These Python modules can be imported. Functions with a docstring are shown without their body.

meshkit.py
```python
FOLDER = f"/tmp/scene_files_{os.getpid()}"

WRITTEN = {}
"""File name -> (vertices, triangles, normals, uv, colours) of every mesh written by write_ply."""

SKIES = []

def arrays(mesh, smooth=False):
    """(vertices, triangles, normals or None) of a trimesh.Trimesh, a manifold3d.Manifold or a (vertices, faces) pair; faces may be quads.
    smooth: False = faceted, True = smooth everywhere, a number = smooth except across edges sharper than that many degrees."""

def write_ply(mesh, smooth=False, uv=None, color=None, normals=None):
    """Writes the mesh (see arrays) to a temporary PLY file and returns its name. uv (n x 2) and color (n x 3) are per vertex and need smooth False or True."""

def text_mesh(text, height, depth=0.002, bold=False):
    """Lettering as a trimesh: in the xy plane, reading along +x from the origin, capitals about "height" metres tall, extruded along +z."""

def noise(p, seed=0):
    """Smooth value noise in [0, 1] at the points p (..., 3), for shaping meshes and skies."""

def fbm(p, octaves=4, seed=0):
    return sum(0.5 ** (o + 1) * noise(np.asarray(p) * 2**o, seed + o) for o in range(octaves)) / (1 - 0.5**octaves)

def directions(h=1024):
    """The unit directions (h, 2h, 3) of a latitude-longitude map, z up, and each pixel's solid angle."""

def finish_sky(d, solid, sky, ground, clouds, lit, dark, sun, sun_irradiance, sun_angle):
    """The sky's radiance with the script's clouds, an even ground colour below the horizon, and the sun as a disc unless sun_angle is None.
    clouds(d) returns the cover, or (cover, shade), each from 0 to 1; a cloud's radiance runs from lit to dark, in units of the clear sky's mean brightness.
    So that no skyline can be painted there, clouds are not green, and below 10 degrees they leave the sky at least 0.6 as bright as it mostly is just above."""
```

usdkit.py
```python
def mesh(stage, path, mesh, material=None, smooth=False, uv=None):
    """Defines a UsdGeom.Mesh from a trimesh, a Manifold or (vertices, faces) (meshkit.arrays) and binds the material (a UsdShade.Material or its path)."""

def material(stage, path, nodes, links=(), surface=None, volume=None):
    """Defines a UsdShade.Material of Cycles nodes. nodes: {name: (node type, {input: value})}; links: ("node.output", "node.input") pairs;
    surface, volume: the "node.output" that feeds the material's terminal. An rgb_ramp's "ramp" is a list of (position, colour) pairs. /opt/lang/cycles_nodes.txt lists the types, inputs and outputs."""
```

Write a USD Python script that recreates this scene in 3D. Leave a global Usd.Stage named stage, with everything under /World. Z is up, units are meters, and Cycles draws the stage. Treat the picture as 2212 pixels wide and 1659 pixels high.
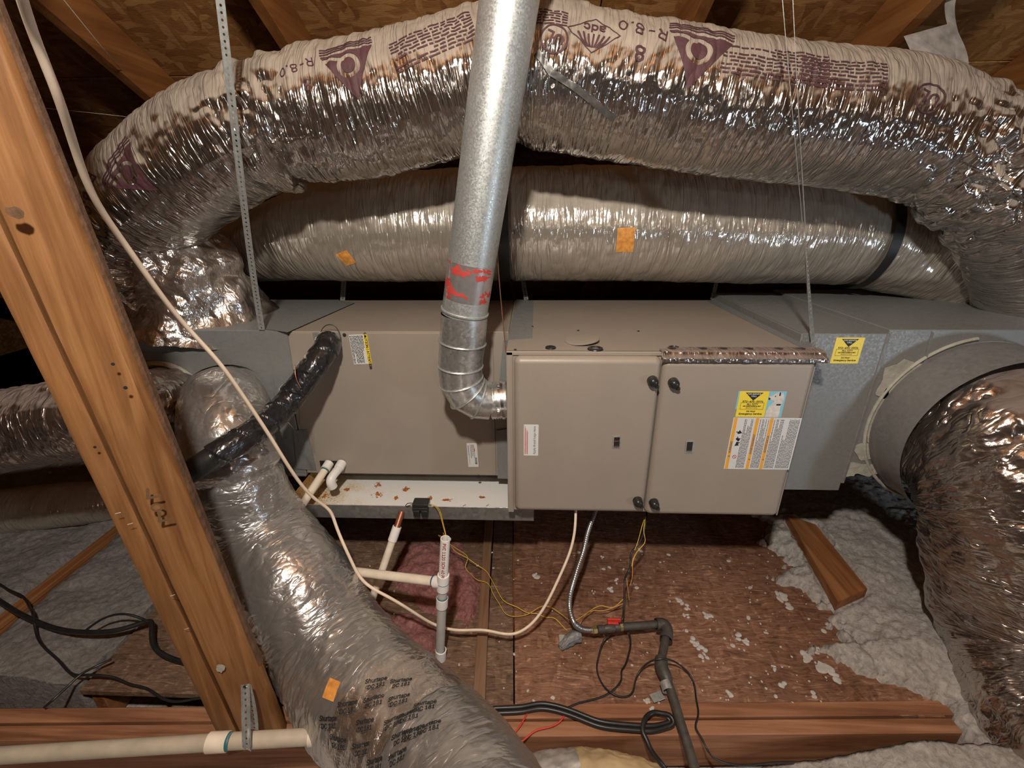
import math, numpy as np, trimesh, manifold3d as m3, usdkit, meshkit
from pxr import Usd, UsdGeom, UsdLux, UsdShade, Gf, Sdf, Vt
from scipy.interpolate import CubicSpline
from shapely.geometry import Polygon, LineString, Point, box as sbox
from shapely.ops import unary_union

stage = Usd.Stage.CreateInMemory()
UsdGeom.SetStageUpAxis(stage, UsdGeom.Tokens.z)
UsdGeom.SetStageMetersPerUnit(stage, 1.0)
UsdGeom.Xform.Define(stage, '/World')
UsdGeom.Scope.Define(stage, '/World/Looks')

# ------------------------------------------------------------------ camera
F_PX, PITCH, YAW, ROLL = 965.07, .3785, .0375, .0077
EYE = np.array([.0606, -1.1873, 1.30])
def _rx(a): c, s = math.cos(a), math.sin(a); return np.array([[1, 0, 0], [0, c, -s], [0, s, c]])
def _ry(a): c, s = math.cos(a), math.sin(a); return np.array([[c, 0, s], [0, 1, 0], [-s, 0, c]])
def _rz(a): c, s = math.cos(a), math.sin(a); return np.array([[c, -s, 0], [s, c, 0], [0, 0, 1]])
ROT = _rz(YAW) @ _rx(-PITCH) @ _ry(ROLL)
cam = UsdGeom.Camera.Define(stage, '/World/camera')
cam.CreateHorizontalApertureAttr(36.0)
cam.CreateVerticalApertureAttr(36.0 * 1659 / 2212)
cam.CreateFocalLengthAttr(36.0 * F_PX / 2212)
cam.CreateClippingRangeAttr(Gf.Vec2f(.02, 100))
M = np.eye(4); M[0, :3] = ROT[:, 0]; M[1, :3] = ROT[:, 2]; M[2, :3] = -ROT[:, 1]; M[3, :3] = EYE
cam.AddTransformOp().Set(Gf.Matrix4d(*M.ravel().tolist()))
cam.CreateExposureAttr(0.0)

# ------------------------------------------------------------------ attic lamps and one added fill
def lamp(name, loc, r, power, color):
    l = UsdLux.SphereLight.Define(stage, '/World/' + name)
    l.CreateRadiusAttr(r); l.CreateIntensityAttr(power); l.CreateColorAttr(Gf.Vec3f(*color)); l.CreateNormalizeAttr(True)
    l.AddTranslateOp().Set(Gf.Vec3d(*loc))
lamp('attic_bulb_light', (-.03, -1.30, 2.07), .045, 40.0, (1.0, .925, .83))       # bare bulb under the ridge, above and behind the camera
lamp('work_light', (2.05, -1.5, .60), .06, 9.0, (.68, .84, 1.0))                # cool work light standing low at the right
lamp('far_fill_light', (1.6, -5.0, 1.7), .06, 10.0, (1.0, .92, .84))            # added fill lamp far behind the camera, lifts the shadows

# ------------------------------------------------------------------ helpers
def ray(px, py): return ROT @ np.array([(px - 1106) / F_PX, 1, (829.5 - py) / F_PX])
def P(px, py, Y=None, Z=None, X=None, D=None):
    """the point of the real plane Y=, Z= or X= (or at depth D) that the measured photograph coordinate shows"""
    d = ray(px, py)
    t = (Y - EYE[1]) / d[1] if Y is not None else (Z - EYE[2]) / d[2] if Z is not None else (X - EYE[0]) / d[0] if X is not None else D
    return EYE + t * d
def crop(x0, y0, w, pts, W=2212.0):
    s = w / W
    return [(x0 + a * s, y0 + b * s) for a, b in pts]

TAKEN, LOC = {}, {}
def numbered(path):
    n = TAKEN.get(path, 0); TAKEN[path] = n + 1
    return path if n == 0 else '%s_%03d' % (path, n)
def setd(prim, **kw):
    for k, v in kw.items():
        if v: prim.SetCustomDataByKey({'cat': 'category'}.get(k, k), v)
def thing(name, label=None, cat=None, loc=(0, 0, 0), group=None, kind=None):
    path = numbered('/World/' + name)
    x = UsdGeom.Xform.Define(stage, path); x.AddTranslateOp().Set(Gf.Vec3d(*map(float, loc)))
    LOC[path] = np.array(loc, float)
    setd(x.GetPrim(), label=label, cat=cat, group=group, kind=kind)
    return path
def tri(mesh):
    if hasattr(mesh, 'to_mesh'):
        m = mesh.to_mesh(); return np.array(m.vert_properties[:, :3], float), np.array(m.tri_verts)
    if isinstance(mesh, (tuple, list)):
        v, f = np.asarray(mesh[0], float), np.asarray(mesh[1], int)
        if f.shape[1] == 4: f = np.vstack([f[:, [0, 1, 2]], f[:, [0, 2, 3]]])
        return v, f
    return np.array(mesh.vertices, float), np.array(mesh.faces)
def obj(name, mesh, mat, parent=None, smooth=False, uv=None, label=None, cat=None, group=None, kind=None):
    path = numbered((parent or '/World') + '/' + name)
    root = '/'.join(path.split('/')[:3])
    v, f = tri(mesh)
    used, inv = np.unique(f, return_inverse=True)
    if len(used) < len(v): v, f = v[used], inv.reshape(f.shape); uv = None if uv is None else uv[used]
    if root in LOC: v = v - LOC[root]
    usdkit.mesh(stage, path, trimesh.Trimesh(v, f, process=False), MAT[mat], smooth, uv)
    if root not in LOC: LOC[root] = np.zeros(3)
    setd(stage.GetPrimAtPath(path), label=label, cat=cat, group=group, kind=kind)
    return path
def cat_(*ms):
    V, F, n = [], [], 0
    for m in ms:
        v, f = tri(m); V.append(v); F.append(f + n); n += len(v)
    return np.vstack(V), np.vstack(F)

def hull(pts):
    h = trimesh.convex.convex_hull(np.asarray(pts, float)); return np.array(h.vertices), np.array(h.faces)
def cbox(x0, x1, y0, y1, z0, z1, c=.003):
    """box with chamfered edges"""
    p = []
    for x, sx in ((x0, 1), (x1, -1)):
        for y, sy in ((y0, 1), (y1, -1)):
            for z, sz in ((z0, 1), (z1, -1)):
                p += [(x, y + sy * c, z + sz * c), (x + sx * c, y, z + sz * c), (x + sx * c, y + sy * c, z)]
    return hull(p)
def rbox(x0, x1, y0, y1, z0, z1, r=.01, n=14):
    s = [m3.Manifold.sphere(r, n * 2).translate((x, y, z)) for x in (x0 + r, x1 - r) for y in (y0 + r, y1 - r) for z in (z0 + r, z1 - r)]
    return m3.Manifold.batch_hull(s)
def xf(mesh, R=None, t=(0, 0, 0)):
    v, f = tri(mesh)
    if R is not None: v = v @ np.asarray(R).T
    return v + np.asarray(t, float), f
def frame_to(d):
    """rotation whose z axis is d"""
    d = np.asarray(d, float); d = d / np.linalg.norm(d)
    a = np.array([0, 0, 1.0]) if abs(d[2]) < .9 else np.array([1.0, 0, 0])
    x = np.cross(a, d); x /= np.linalg.norm(x); y = np.cross(d, x)
    return np.stack([x, y, d], 1)
def lathe(profile, a, b=None, d=None, n=40):
    """profile [(radius, along)] turned about the axis from a (towards b, or along d)"""
    a = np.asarray(a, float); d = np.asarray(b, float) - a if b is not None else np.asarray(d, float)
    pr = np.array(profile, float); k = len(pr); th = np.arange(n) * 2 * np.pi / n
    v = np.stack([pr[:, None, 0] * np.cos(th), pr[:, None, 0] * np.sin(th), np.repeat(pr[:, 1:2], n, 1)], -1).reshape(-1, 3)
    i, j = np.meshgrid(np.arange(k - 1), np.arange(n), indexing='ij'); j2 = (j + 1) % n
    q = np.stack([i * n + j, i * n + j2, (i + 1) * n + j2, (i + 1) * n + j], -1).reshape(-1, 4)
    return xf((v, np.vstack([q[:, [0, 1, 2]], q[:, [0, 2, 3]]])), frame_to(d), a)
def pipe(a, b, r, ro=None, n=32, cap=True):
    L = float(np.linalg.norm(np.asarray(b, float) - a))
    c = min(.0015, r * .2)
    pr = [(r - c, 0), (r, c), (r, L - c), (r - c, L)]
    if cap: pr = [(1e-4, 0)] + pr + [(1e-4, L)]
    return lathe(pr, a, b, n=n)

class Tube:
    """a skin swept along a smooth curve; surf(s, th) is a point of it; th = 0 looks towards ref"""
    def __init__(s, pts, radii, ref=(0, -1, 0), disp=None, bc='natural'):
        pts = np.asarray(pts, float); t = np.r_[0, np.cumsum(np.linalg.norm(np.diff(pts, axis=0), axis=1))]
        cs = CubicSpline(t, pts, bc_type=bc); rr = CubicSpline(t, np.broadcast_to(radii, (len(t),)) * 1.0, bc_type=bc) if np.ndim(radii) else None
        u = np.linspace(0, t[-1], 1200); c = cs(u); s.s = np.r_[0, np.cumsum(np.linalg.norm(np.diff(c, axis=0), axis=1))]
        s.L = s.s[-1]; T = np.gradient(c, s.s, axis=0); T /= np.linalg.norm(T, axis=1, keepdims=True)
        N = np.zeros_like(T); n = np.asarray(ref, float)
        for i in range(len(T)):
            n = n - (n @ T[i]) * T[i]; n /= np.linalg.norm(n); N[i] = n
            if i == 0: pass
        s.c, s.T, s.N, s.B = c, T, N, np.cross(N, T)
        s.r = rr(u) if rr is not None else np.full(len(u), float(radii)); s.disp = disp
    def at(s, S):
        f = lambda a: np.stack([np.interp(S, s.s, a[:, k]) for k in range(3)], -1)
        return f(s.c), f(s.N), f(s.B), np.interp(S, s.s, s.r)
    def surf(s, S, th, off=0.0):
        S, th = np.broadcast_arrays(np.asarray(S, float), np.asarray(th, float))
        c, N, B, r = s.at(S)
        r = r + (s.disp(S, th, r) if s.disp else 0) + off
        return c + (r * np.cos(th))[..., None] * N + (r * np.sin(th))[..., None] * B
    def mesh(s, ds, n, s0=0, s1=None, caps=True):
        s1 = s.L if s1 is None else s1
        k = max(2, int((s1 - s0) / ds)); S = np.linspace(s0, s1, k); th = np.linspace(0, 2 * np.pi, n + 1)
        SS, TH = np.meshgrid(S, th, indexing='ij'); v = s.surf(SS, TH); v[:, -1] = v[:, 0]
        R = np.interp(S, s.s, s.r)
        uv = np.stack([SS, TH * R.mean()], -1).reshape(-1, 2)
        i, j = np.meshgrid(np.arange(k - 1), np.arange(n), indexing='ij'); w = n + 1
        q = np.stack([i * w + j, (i + 1) * w + j, (i + 1) * w + j + 1, i * w + j + 1], -1).reshape(-1, 4)
        f = np.vstack([q[:, [0, 1, 2]], q[:, [0, 2, 3]]]); v = v.reshape(-1, 3)
        m = trimesh.Trimesh(v, f, process=False)
        if m.volume < 0: f = f[:, ::-1]
        return (v, f), uv
    def find(s, p):
        """(s, theta) of the surface place nearest the line of the given point's cross-section"""
        i = int(np.argmin(np.linalg.norm(s.c - p, axis=1))); d = np.asarray(p) - s.c[i]
        return s.s[i], math.atan2(d @ s.B[i], d @ s.N[i])
    def hit(s, px, py):
        """(s, theta) where the sight line of a photograph coordinate meets the skin"""
        d = ray(px, py); d = d / np.linalg.norm(d)
        S, TH = np.meshgrid(np.linspace(0, s.L, 300), np.linspace(-np.pi, np.pi, 145), indexing='ij')
        Q = s.surf(S, TH) - EYE; t = Q @ d; e = np.linalg.norm(Q - t[..., None] * d, axis=-1)
        near = e < max(e.min() * 2, .012); t = np.where(near, t, 1e9); k = np.unravel_index(np.argmin(t), t.shape)
        return S[k], TH[k]
def wire(pts, r, n=8, ds=.006, flat=None):
    t = Tube(pts, r)
    if flat:
        a = flat; t.disp = lambda S, th, rr: rr * (1 / np.sqrt((np.cos(th)) ** 2 + (np.sin(th) / a) ** 2) - 1)
    (v, f), uv = t.mesh(ds, n)
    return v, f
def nz(*c, seed=0): return meshkit.noise(np.stack(np.broadcast_arrays(*c), -1), seed)
def fb(*c, seed=0, o=3): return meshkit.fbm(np.stack(np.broadcast_arrays(*c), -1), o, seed)

def text2d(txt, h, bold=False, depth=.0004): return meshkit.text_mesh(txt, h, depth, bold)
def poly2d(poly, depth=.0004):
    return trimesh.util.concatenate([trimesh.creation.extrude_polygon(g, depth, engine='earcut') for g in getattr(poly, 'geoms', [poly])])
def center2d(m):
    v, f = tri(m); lo, hi = v[:, :2].min(0), v[:, :2].max(0); v[:, :2] -= (lo + hi) / 2; return v, f
def place2d(m, x=0, y=0, rot=0, sx=1, sy=1):
    v, f = tri(m); v = v.copy(); v[:, 0] *= sx; v[:, 1] *= sy
    c, s = math.cos(rot), math.sin(rot); v[:, :2] = v[:, :2] @ np.array([[c, s], [-s, c]]) + [x, y]; return v, f
def on_front(m, x, z, Y, rot=0, shear=0):
    """a flat 2-D mesh laid on the front plane Y, centred at (x, z)"""
    v, f = place2d(m, 0, 0, rot); return np.stack([x + v[:, 0] + shear * v[:, 1], Y - v[:, 2], z + v[:, 1]], 1), f
def text_lines(w, h, rows, seed, fill=.62, depth=.0003):
    """rows of unreadably small print as thin word-long strips, centred on the origin"""
    g = np.random.default_rng(seed); out = []; p = h / rows
    for r in range(rows):
        x = -w / 2; end = w / 2 * (1 if g.random() < .75 else g.uniform(-.2, .9))
        y = h / 2 - (r + .5) * p
        while x < end:
            l = g.uniform(.6, 3.2) * p; l = min(l, end - x)
            if l > .2 * p: out.append(sbox(x, y - p * fill / 2, x + l, y + p * fill / 2))
            x += l + .45 * p
    return poly2d(unary_union(out), depth)

# ------------------------------------------------------------------ materials
MAT = {}
def mat(name, nodes, links, surface='p.BSDF'):
    MAT[name] = usdkit.material(stage, '/World/Looks/' + name, nodes, links, surface=surface)
def plain(name, color, rough=.5, metal=0, var=.12, scale=30, bump=0, bscale=200, spec=.5, coat=0):
    lo = tuple(c * (1 - var) for c in color); hi = tuple(min(1, c * (1 + var)) for c in color)
    nd = {'g': ('geometry', {}), 'n': ('noise_texture', {'scale': scale, 'detail': 4}), 'r': ('rgb_ramp', {'ramp': [(.3, lo), (.7, hi)]}),
          'p': ('principled_bsdf', {'roughness': rough, 'metallic': metal, 'specular_ior_level': spec, 'coat_weight': coat})}
    ln = [('g.position', 'n.vector'), ('n.fac', 'r.fac'), ('r.color', 'p.base_color')]
    if bump:
        nd['n2'] = ('noise_texture', {'scale': bscale, 'detail': 3}); nd['b'] = ('bump', {'strength': 1.0, 'distance': bump})
        ln += [('g.position', 'n2.vector'), ('n2.fac', 'b.height'), ('b.normal', 'p.normal')]
    mat(name, nd, ln)

def foil(name, tint, rough, dust, dlo, dhi, metal=1.0, wr=(70, 9), bump=.004, fine=.0012, film=(.30, .24, .20), filmw=.25, dustmax=.9, tilt=.10):
    """metallised film: wrinkles round the duct (st = metres along, metres round), dulled by dust where it faces up"""
    nd = {'uv': ('uvmap', {'attribute': 'st'}), 'm1': ('mapping', {'scale': (wr[0], wr[1], 1), 'rotation': (0, 0, tilt)}), 'm2': ('mapping', {'scale': (wr[0] * 2.3, wr[1] * 2.9, 1), 'rotation': (0, 0, .22)}),
          'n1': ('noise_texture', {'scale': 1, 'detail': 2, 'roughness': .5, 'distortion': .35}), 'k0': ('math', {'math_type': 'subtract', 'value2': .5}), 'k1': ('math', {'math_type': 'absolute'}), 'k2': ('math', {'math_type': 'power', 'value2': .7}), 'n2': ('noise_texture', {'scale': 1, 'detail': 4, 'roughness': .6, 'distortion': .8}),
          'v': ('voronoi_texture', {'scale': 85, 'feature': 'f1'}),
          'b1': ('bump', {'strength': 1.0, 'distance': bump}), 'b2': ('bump', {'strength': 1.0, 'distance': fine}), 'b3': ('bump', {'strength': 1.0, 'distance': fine * .25}),
          'p': ('principled_bsdf', {'metallic': metal, 'base_color': tint, 'roughness': rough}),
          'f': ('principled_bsdf', {'base_color': film, 'roughness': .35}),
          'd': ('principled_bsdf', {'roughness': .85, 'specular_ior_level': .25}),
          'g': ('geometry', {}), 'sx': ('separate_xyz', {}), 'dn': ('noise_texture', {'scale': 14, 'detail': 4}), 'dm': ('math', {'math_type': 'multiply_add', 'value2': .5, 'value3': -.25}),
          'da': ('math', {'math_type': 'add'}), 'mr': ('map_range', {'range_type': 'smoothstep', 'from_min': dlo, 'from_max': dhi, 'to_min': 0, 'to_max': dustmax}),
          'dr': ('rgb_ramp', {'ramp': [(.25, tuple(c * .72 for c in dust)), (.75, dust)]}),
          'x0': ('mix_closure', {'fac': filmw}), 'x': ('mix_closure', {})}
    ln = [('uv.UV', 'm1.vector'), ('uv.UV', 'm2.vector'), ('m1.vector', 'n1.vector'), ('m2.vector', 'n2.vector'), ('g.position', 'v.vector'),
          ('n1.fac', 'k0.value1'), ('k0.value', 'k1.value1'), ('k1.value', 'k2.value1'), ('k2.value', 'b1.height'), ('n2.fac', 'b2.height'), ('b1.normal', 'b2.normal'), ('v.distance', 'b3.height'), ('b2.normal', 'b3.normal'),
          ('b3.normal', 'p.normal'), ('b2.normal', 'f.normal'), ('b1.normal', 'd.normal'),
          ('g.normal', 'sx.vector'), ('g.position', 'dn.vector'), ('dn.fac', 'dm.value1'), ('sx.z', 'da.value1'), ('dm.value', 'da.value2'), ('da.value', 'mr.value'),
          ('dn.fac', 'dr.fac'), ('dr.color', 'd.base_color'), ('p.BSDF', 'x0.closure1'), ('f.BSDF', 'x0.closure2'),
          ('x0.closure', 'x.closure1'), ('d.BSDF', 'x.closure2'), ('mr.result', 'x.fac')]
    mat(name, nd, ln, surface='x.closure')
foil('foil_duct', (.62, .60, .575), .11, (.40, .335, .27), .14, .36, filmw=.08, wr=(62, 6), bump=.009, fine=.0011)
foil('foil_duct_beige', (.60, .57, .52), .17, (.52, .45, .36), -.15, .55, filmw=.40, film=(.50, .43, .35), bump=.007, wr=(40, 5), dustmax=.85)
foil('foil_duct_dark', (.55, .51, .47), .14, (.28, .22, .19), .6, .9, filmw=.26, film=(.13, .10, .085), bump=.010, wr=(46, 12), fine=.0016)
foil('jacket_grey', (.66, .65, .63), .22, (.34, .31, .28), .8, 1.15, filmw=.40, film=(.27, .26, .245), bump=.006, wr=(34, 12), fine=.0014, dustmax=.6)
foil('foil_tape', (.80, .78, .75), .2, (.40, .34, .28), .8, 1.2, filmw=.2, bump=.003, wr=(40, 40))

def wood(name, dark, mid, light, axis='z', scale=1.0, rough=.62):
    st = {'x': (1.2, 22, 22), 'y': (22, 1.2, 22), 'z': (22, 22, 1.2)}[axis]
    st2 = tuple(3.2 * a for a in st)
    mat(name, {'g': ('geometry', {}), 'm': ('mapping', {'scale': tuple(scale * a for a in st)}), 'm2': ('mapping', {'scale': tuple(scale * a for a in st2)}),
               'n': ('noise_texture', {'scale': 1, 'detail': 3, 'distortion': 1.2}), 'n2': ('noise_texture', {'scale': 1.6, 'detail': 6, 'roughness': .7}),
               'w': ('math', {'math_type': 'multiply', 'value2': 7.0}), 's': ('math', {'math_type': 'sine'}), 's2': ('math', {'math_type': 'multiply_add', 'value2': .22, 'value3': .5}),
               'a': ('math', {'math_type': 'multiply_add', 'value2': .55, 'value3': -.27}), 'ad': ('math', {'math_type': 'add'}),
               'bl': ('noise_texture', {'scale': 5, 'detail': 2}), 'mx': ('mix', {'mix_type': 'multiply', 'fac': .55}), 'br': ('rgb_ramp', {'ramp': [(.3, (.62, .58, .56)), (.7, (1, 1, 1))]}),
               'r': ('rgb_ramp', {'ramp': [(.15, dark), (.5, mid), (.85, light)]}), 'b': ('bump', {'strength': .5, 'distance': .0012}),
               'p': ('principled_bsdf', {'roughness': rough, 'specular_ior_level': .3})},
        [('g.position', 'm.vector'), ('g.position', 'm2.vector'), ('m.vector', 'n.vector'), ('m2.vector', 'n2.vector'), ('n.fac', 'w.value1'), ('w.value', 's.value1'), ('s.value', 's2.value1'),
         ('n2.fac', 'a.value1'), ('s2.value', 'ad.value1'), ('a.value', 'ad.value2'), ('ad.value', 'r.fac'), ('g.position', 'bl.vector'), ('bl.fac', 'br.fac'),
         ('r.color', 'mx.color1'), ('br.color', 'mx.color2'), ('mx.color', 'p.base_color'), ('ad.value', 'b.height'), ('b.normal', 'p.normal')])
wood('post_wood', (.15, .062, .020), (.27, .122, .042), (.37, .185, .072), 'z', 1.5)
wood('beam_wood', (.16, .065, .030), (.36, .165, .085), (.50, .27, .15), 'x')
wood('joist_wood', (.17, .065, .022), (.33, .135, .05), (.42, .20, .08), 'y')
wood('rafter_wood', (.15, .052, .014), (.26, .10, .027), (.34, .145, .045), 'y', .8)
wood('furring_wood', (.16, .085, .045), (.27, .155, .09), (.36, .22, .13), 'y')

def osb(name, c0, c1, c2, c3, ang=(.3, -.5), sc=1.0, chip=.85, fw=.8, fib=(30, 210)):
    nd = {'g': ('geometry', {}), 'mm': ('mapping', {'scale': (1, 1, 1)}),
          'wn': ('noise_texture', {'scale': 7, 'detail': 2}), 'wm': ('mix', {'mix_type': 'linear_light', 'fac': .02}),
          'm1': ('mapping', {'scale': (13 * sc, 60 * sc, 30), 'rotation': (0, 0, ang[0])}), 'm2': ('mapping', {'scale': (52 * sc, 15 * sc, 30), 'rotation': (0, 0, ang[1])}),
          'v1': ('voronoi_texture', {'scale': 1}), 'v2': ('voronoi_texture', {'scale': 1}), 'sel': ('noise_texture', {'scale': 16 * sc, 'detail': 1}),
          'sr': ('rgb_ramp', {'ramp': [(.47, (0, 0, 0)), (.53, (1, 1, 1))]}), 'mx': ('mix', {}), 'bw': ('separate_color', {}),
          'fi': ('mapping', {'scale': (fib[0], fib[1], 60), 'rotation': (0, 0, ang[0])}), 'fn': ('noise_texture', {'scale': 1, 'detail': 4, 'distortion': 1.2, 'roughness': .65}), 'cw': ('math', {'math_type': 'multiply_add', 'value2': chip, 'value3': (1 - chip) * .45 - max(0, fw - .5) * .62}),
          'ad': ('math', {'math_type': 'multiply_add', 'value2': fw}), 'big': ('noise_texture', {'scale': 2.2, 'detail': 3}), 'br': ('rgb_ramp', {'ramp': [(.3, (.52, .47, .45)), (.62, (1, 1, 1))]}),
          'r': ('rgb_ramp', {'ramp': [(.12, c0), (.4, c1), (.75, c2), (1.0, c3)]}), 'mu': ('mix', {'mix_type': 'multiply', 'fac': .8}),
          'b': ('bump', {'strength': .7, 'distance': .0016}), 'p': ('principled_bsdf', {'roughness': .72, 'specular_ior_level': .3})}
    ln = [('g.position', 'wn.vector'), ('g.position', 'wm.color1'), ('wn.color', 'wm.color2'), ('wm.color', 'm1.vector'), ('wm.color', 'm2.vector'), ('m1.vector', 'v1.vector'), ('m2.vector', 'v2.vector'),
          ('g.position', 'sel.vector'), ('sel.fac', 'sr.fac'), ('sr.color', 'mx.fac'), ('v1.color', 'mx.color1'), ('v2.color', 'mx.color2'), ('mx.color', 'bw.color'),
          ('wm.color', 'fi.vector'), ('fi.vector', 'fn.vector'), ('fn.fac', 'ad.value1'), ('bw.r', 'cw.value1'), ('cw.value', 'ad.value3'), ('ad.value', 'r.fac'), ('g.position', 'big.vector'), ('big.fac', 'br.fac'),
          ('r.color', 'mu.color1'), ('br.color', 'mu.color2'), ('mu.color', 'p.base_color'), ('ad.value', 'b.height'), ('b.normal', 'p.normal')]
    mat(name, nd, ln)
osb('osb_floor', (.085, .040, .024), (.20, .096, .056), (.30, .155, .094), (.50, .31, .20), (.85, .45), 1.5, .34, 1.7, (20, 110))
osb('osb_floor_old', (.06, .037, .025), (.145, .086, .054), (.22, .135, .086), (.38, .26, .18), (1.2, .7), 1.5, .34, 1.7, (20, 110))
osb('osb_dim', (.05, .03, .02), (.08, .048, .03), (.10, .06, .04), (.13, .08, .055), (.4, -.9), 1.0)
osb('osb_roof', (.17, .068, .018), (.25, .105, .030), (.30, .135, .040), (.40, .20, .07), (.2, -1.1), .9)

plain('paint', (.315, .268, .220), .40, 0, .04, 6, .0002, 700)
plain('paint_top', (.33, .27, .22), .5, 0, .10, 7, .0002, 500)
plain('pan_white', (.78, .78, .75), .4, 0, .05, 40)
plain('pvc', (.80, .70, .56), .38, 0, .08, 30)
plain('pvc_dark', (.50, .43, .33), .45, 0, .1, 30)  # darker tone of pvc for the pipe at the bottom left
plain('pvc_clean', (.82, .79, .74), .35, 0, .04, 30)
plain('pvc_grey', (.52, .50, .46), .45, 0, .10, 30)
plain('primer_teal', (.03, .16, .19), .5)
plain('primer_blue', (.03, .08, .22), .5)
plain('copper', (.55, .24, .15), .35, .85, .2, 60)
plain('romex', (.82, .66, .50), .45, 0, .06, 40)
plain('black_rubber', (.018, .017, .017), .38, 0, .2, 40)
plain('black_plastic', (.02, .021, .02), .3, 0, .1, 40)
plain('black_tape', (.016, .016, .017), .25, 0, .3, 60, .0012, 90, coat=.4)
plain('black_iron', (.085, .076, .066), .5, .3, .25, 60, .0004, 300)
plain('brass', (.62, .50, .24), .35, .9, .15, 80)
plain('pale_thread', (.62, .58, .46), .6, 0, .2, 80)
plain('red_plastic', (.55, .035, .022), .45, 0, .15, 60)
plain('red_wire', (.60, .05, .03), .45)
plain('yellow_wire', (.75, .50, .06), .45)
plain('orange_wire', (.70, .33, .08), .45)
plain('steel', (.60, .60, .60), .25, 1, .1, 60)
plain('flex_steel', (.40, .40, .40), .36, .9, .1, 60)
plain('strip_dark', (.10, .095, .085), .4, .4, .2, 60)
plain('strap_metal', (.52, .54, .52), .42, .7, .2, 90)
plain('label_white', (.66, .66, .64), .5, 0, .02)
plain('label_yellow', (.86, .66, .05), .45, 0, .02)
plain('label_orange', (.85, .38, .03), .5, 0, .02)
plain('label_blue', (.22, .55, .68), .45, 0, .05)
plain('bear_white', (.66, .60, .54), .6, 0, .14, 120)
plain('ink_black', (.015, .015, .015), .6)
plain('ink_grey', (.16, .16, .17), .6)
plain('ink_red', (.50, .05, .04), .6)
plain('ink_purple', (.075, .028, .032), .7)
plain('ink_stamp', (.14, .075, .035), .8)
plain('tape_print', (.62, .62, .58), .45)
plain('orange_sticker', (.72, .30, .06), .6, 0, .25, 80)
plain('kraft', (.46, .33, .17), .75, 0, .2, 16)
plain('mastic', (.40, .39, .33), .8, 0, .15, 24, .003, 60)
plain('dark_hole', (.012, .011, .010), .7)
plain('bark', (.12, .06, .03), .85, 0, .35, 40, .003, 60)
plain('rust', (.40, .13, .025), .85, 0, .35, 300)
plain('label_silver', (.62, .60, .60), .28, .8, .08, 60)
plain('scrap_white', (.50, .47, .43), .9, 0, .12, 60)
plain('netting', (.34, .31, .28), .5, .2, .3, 30)
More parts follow.
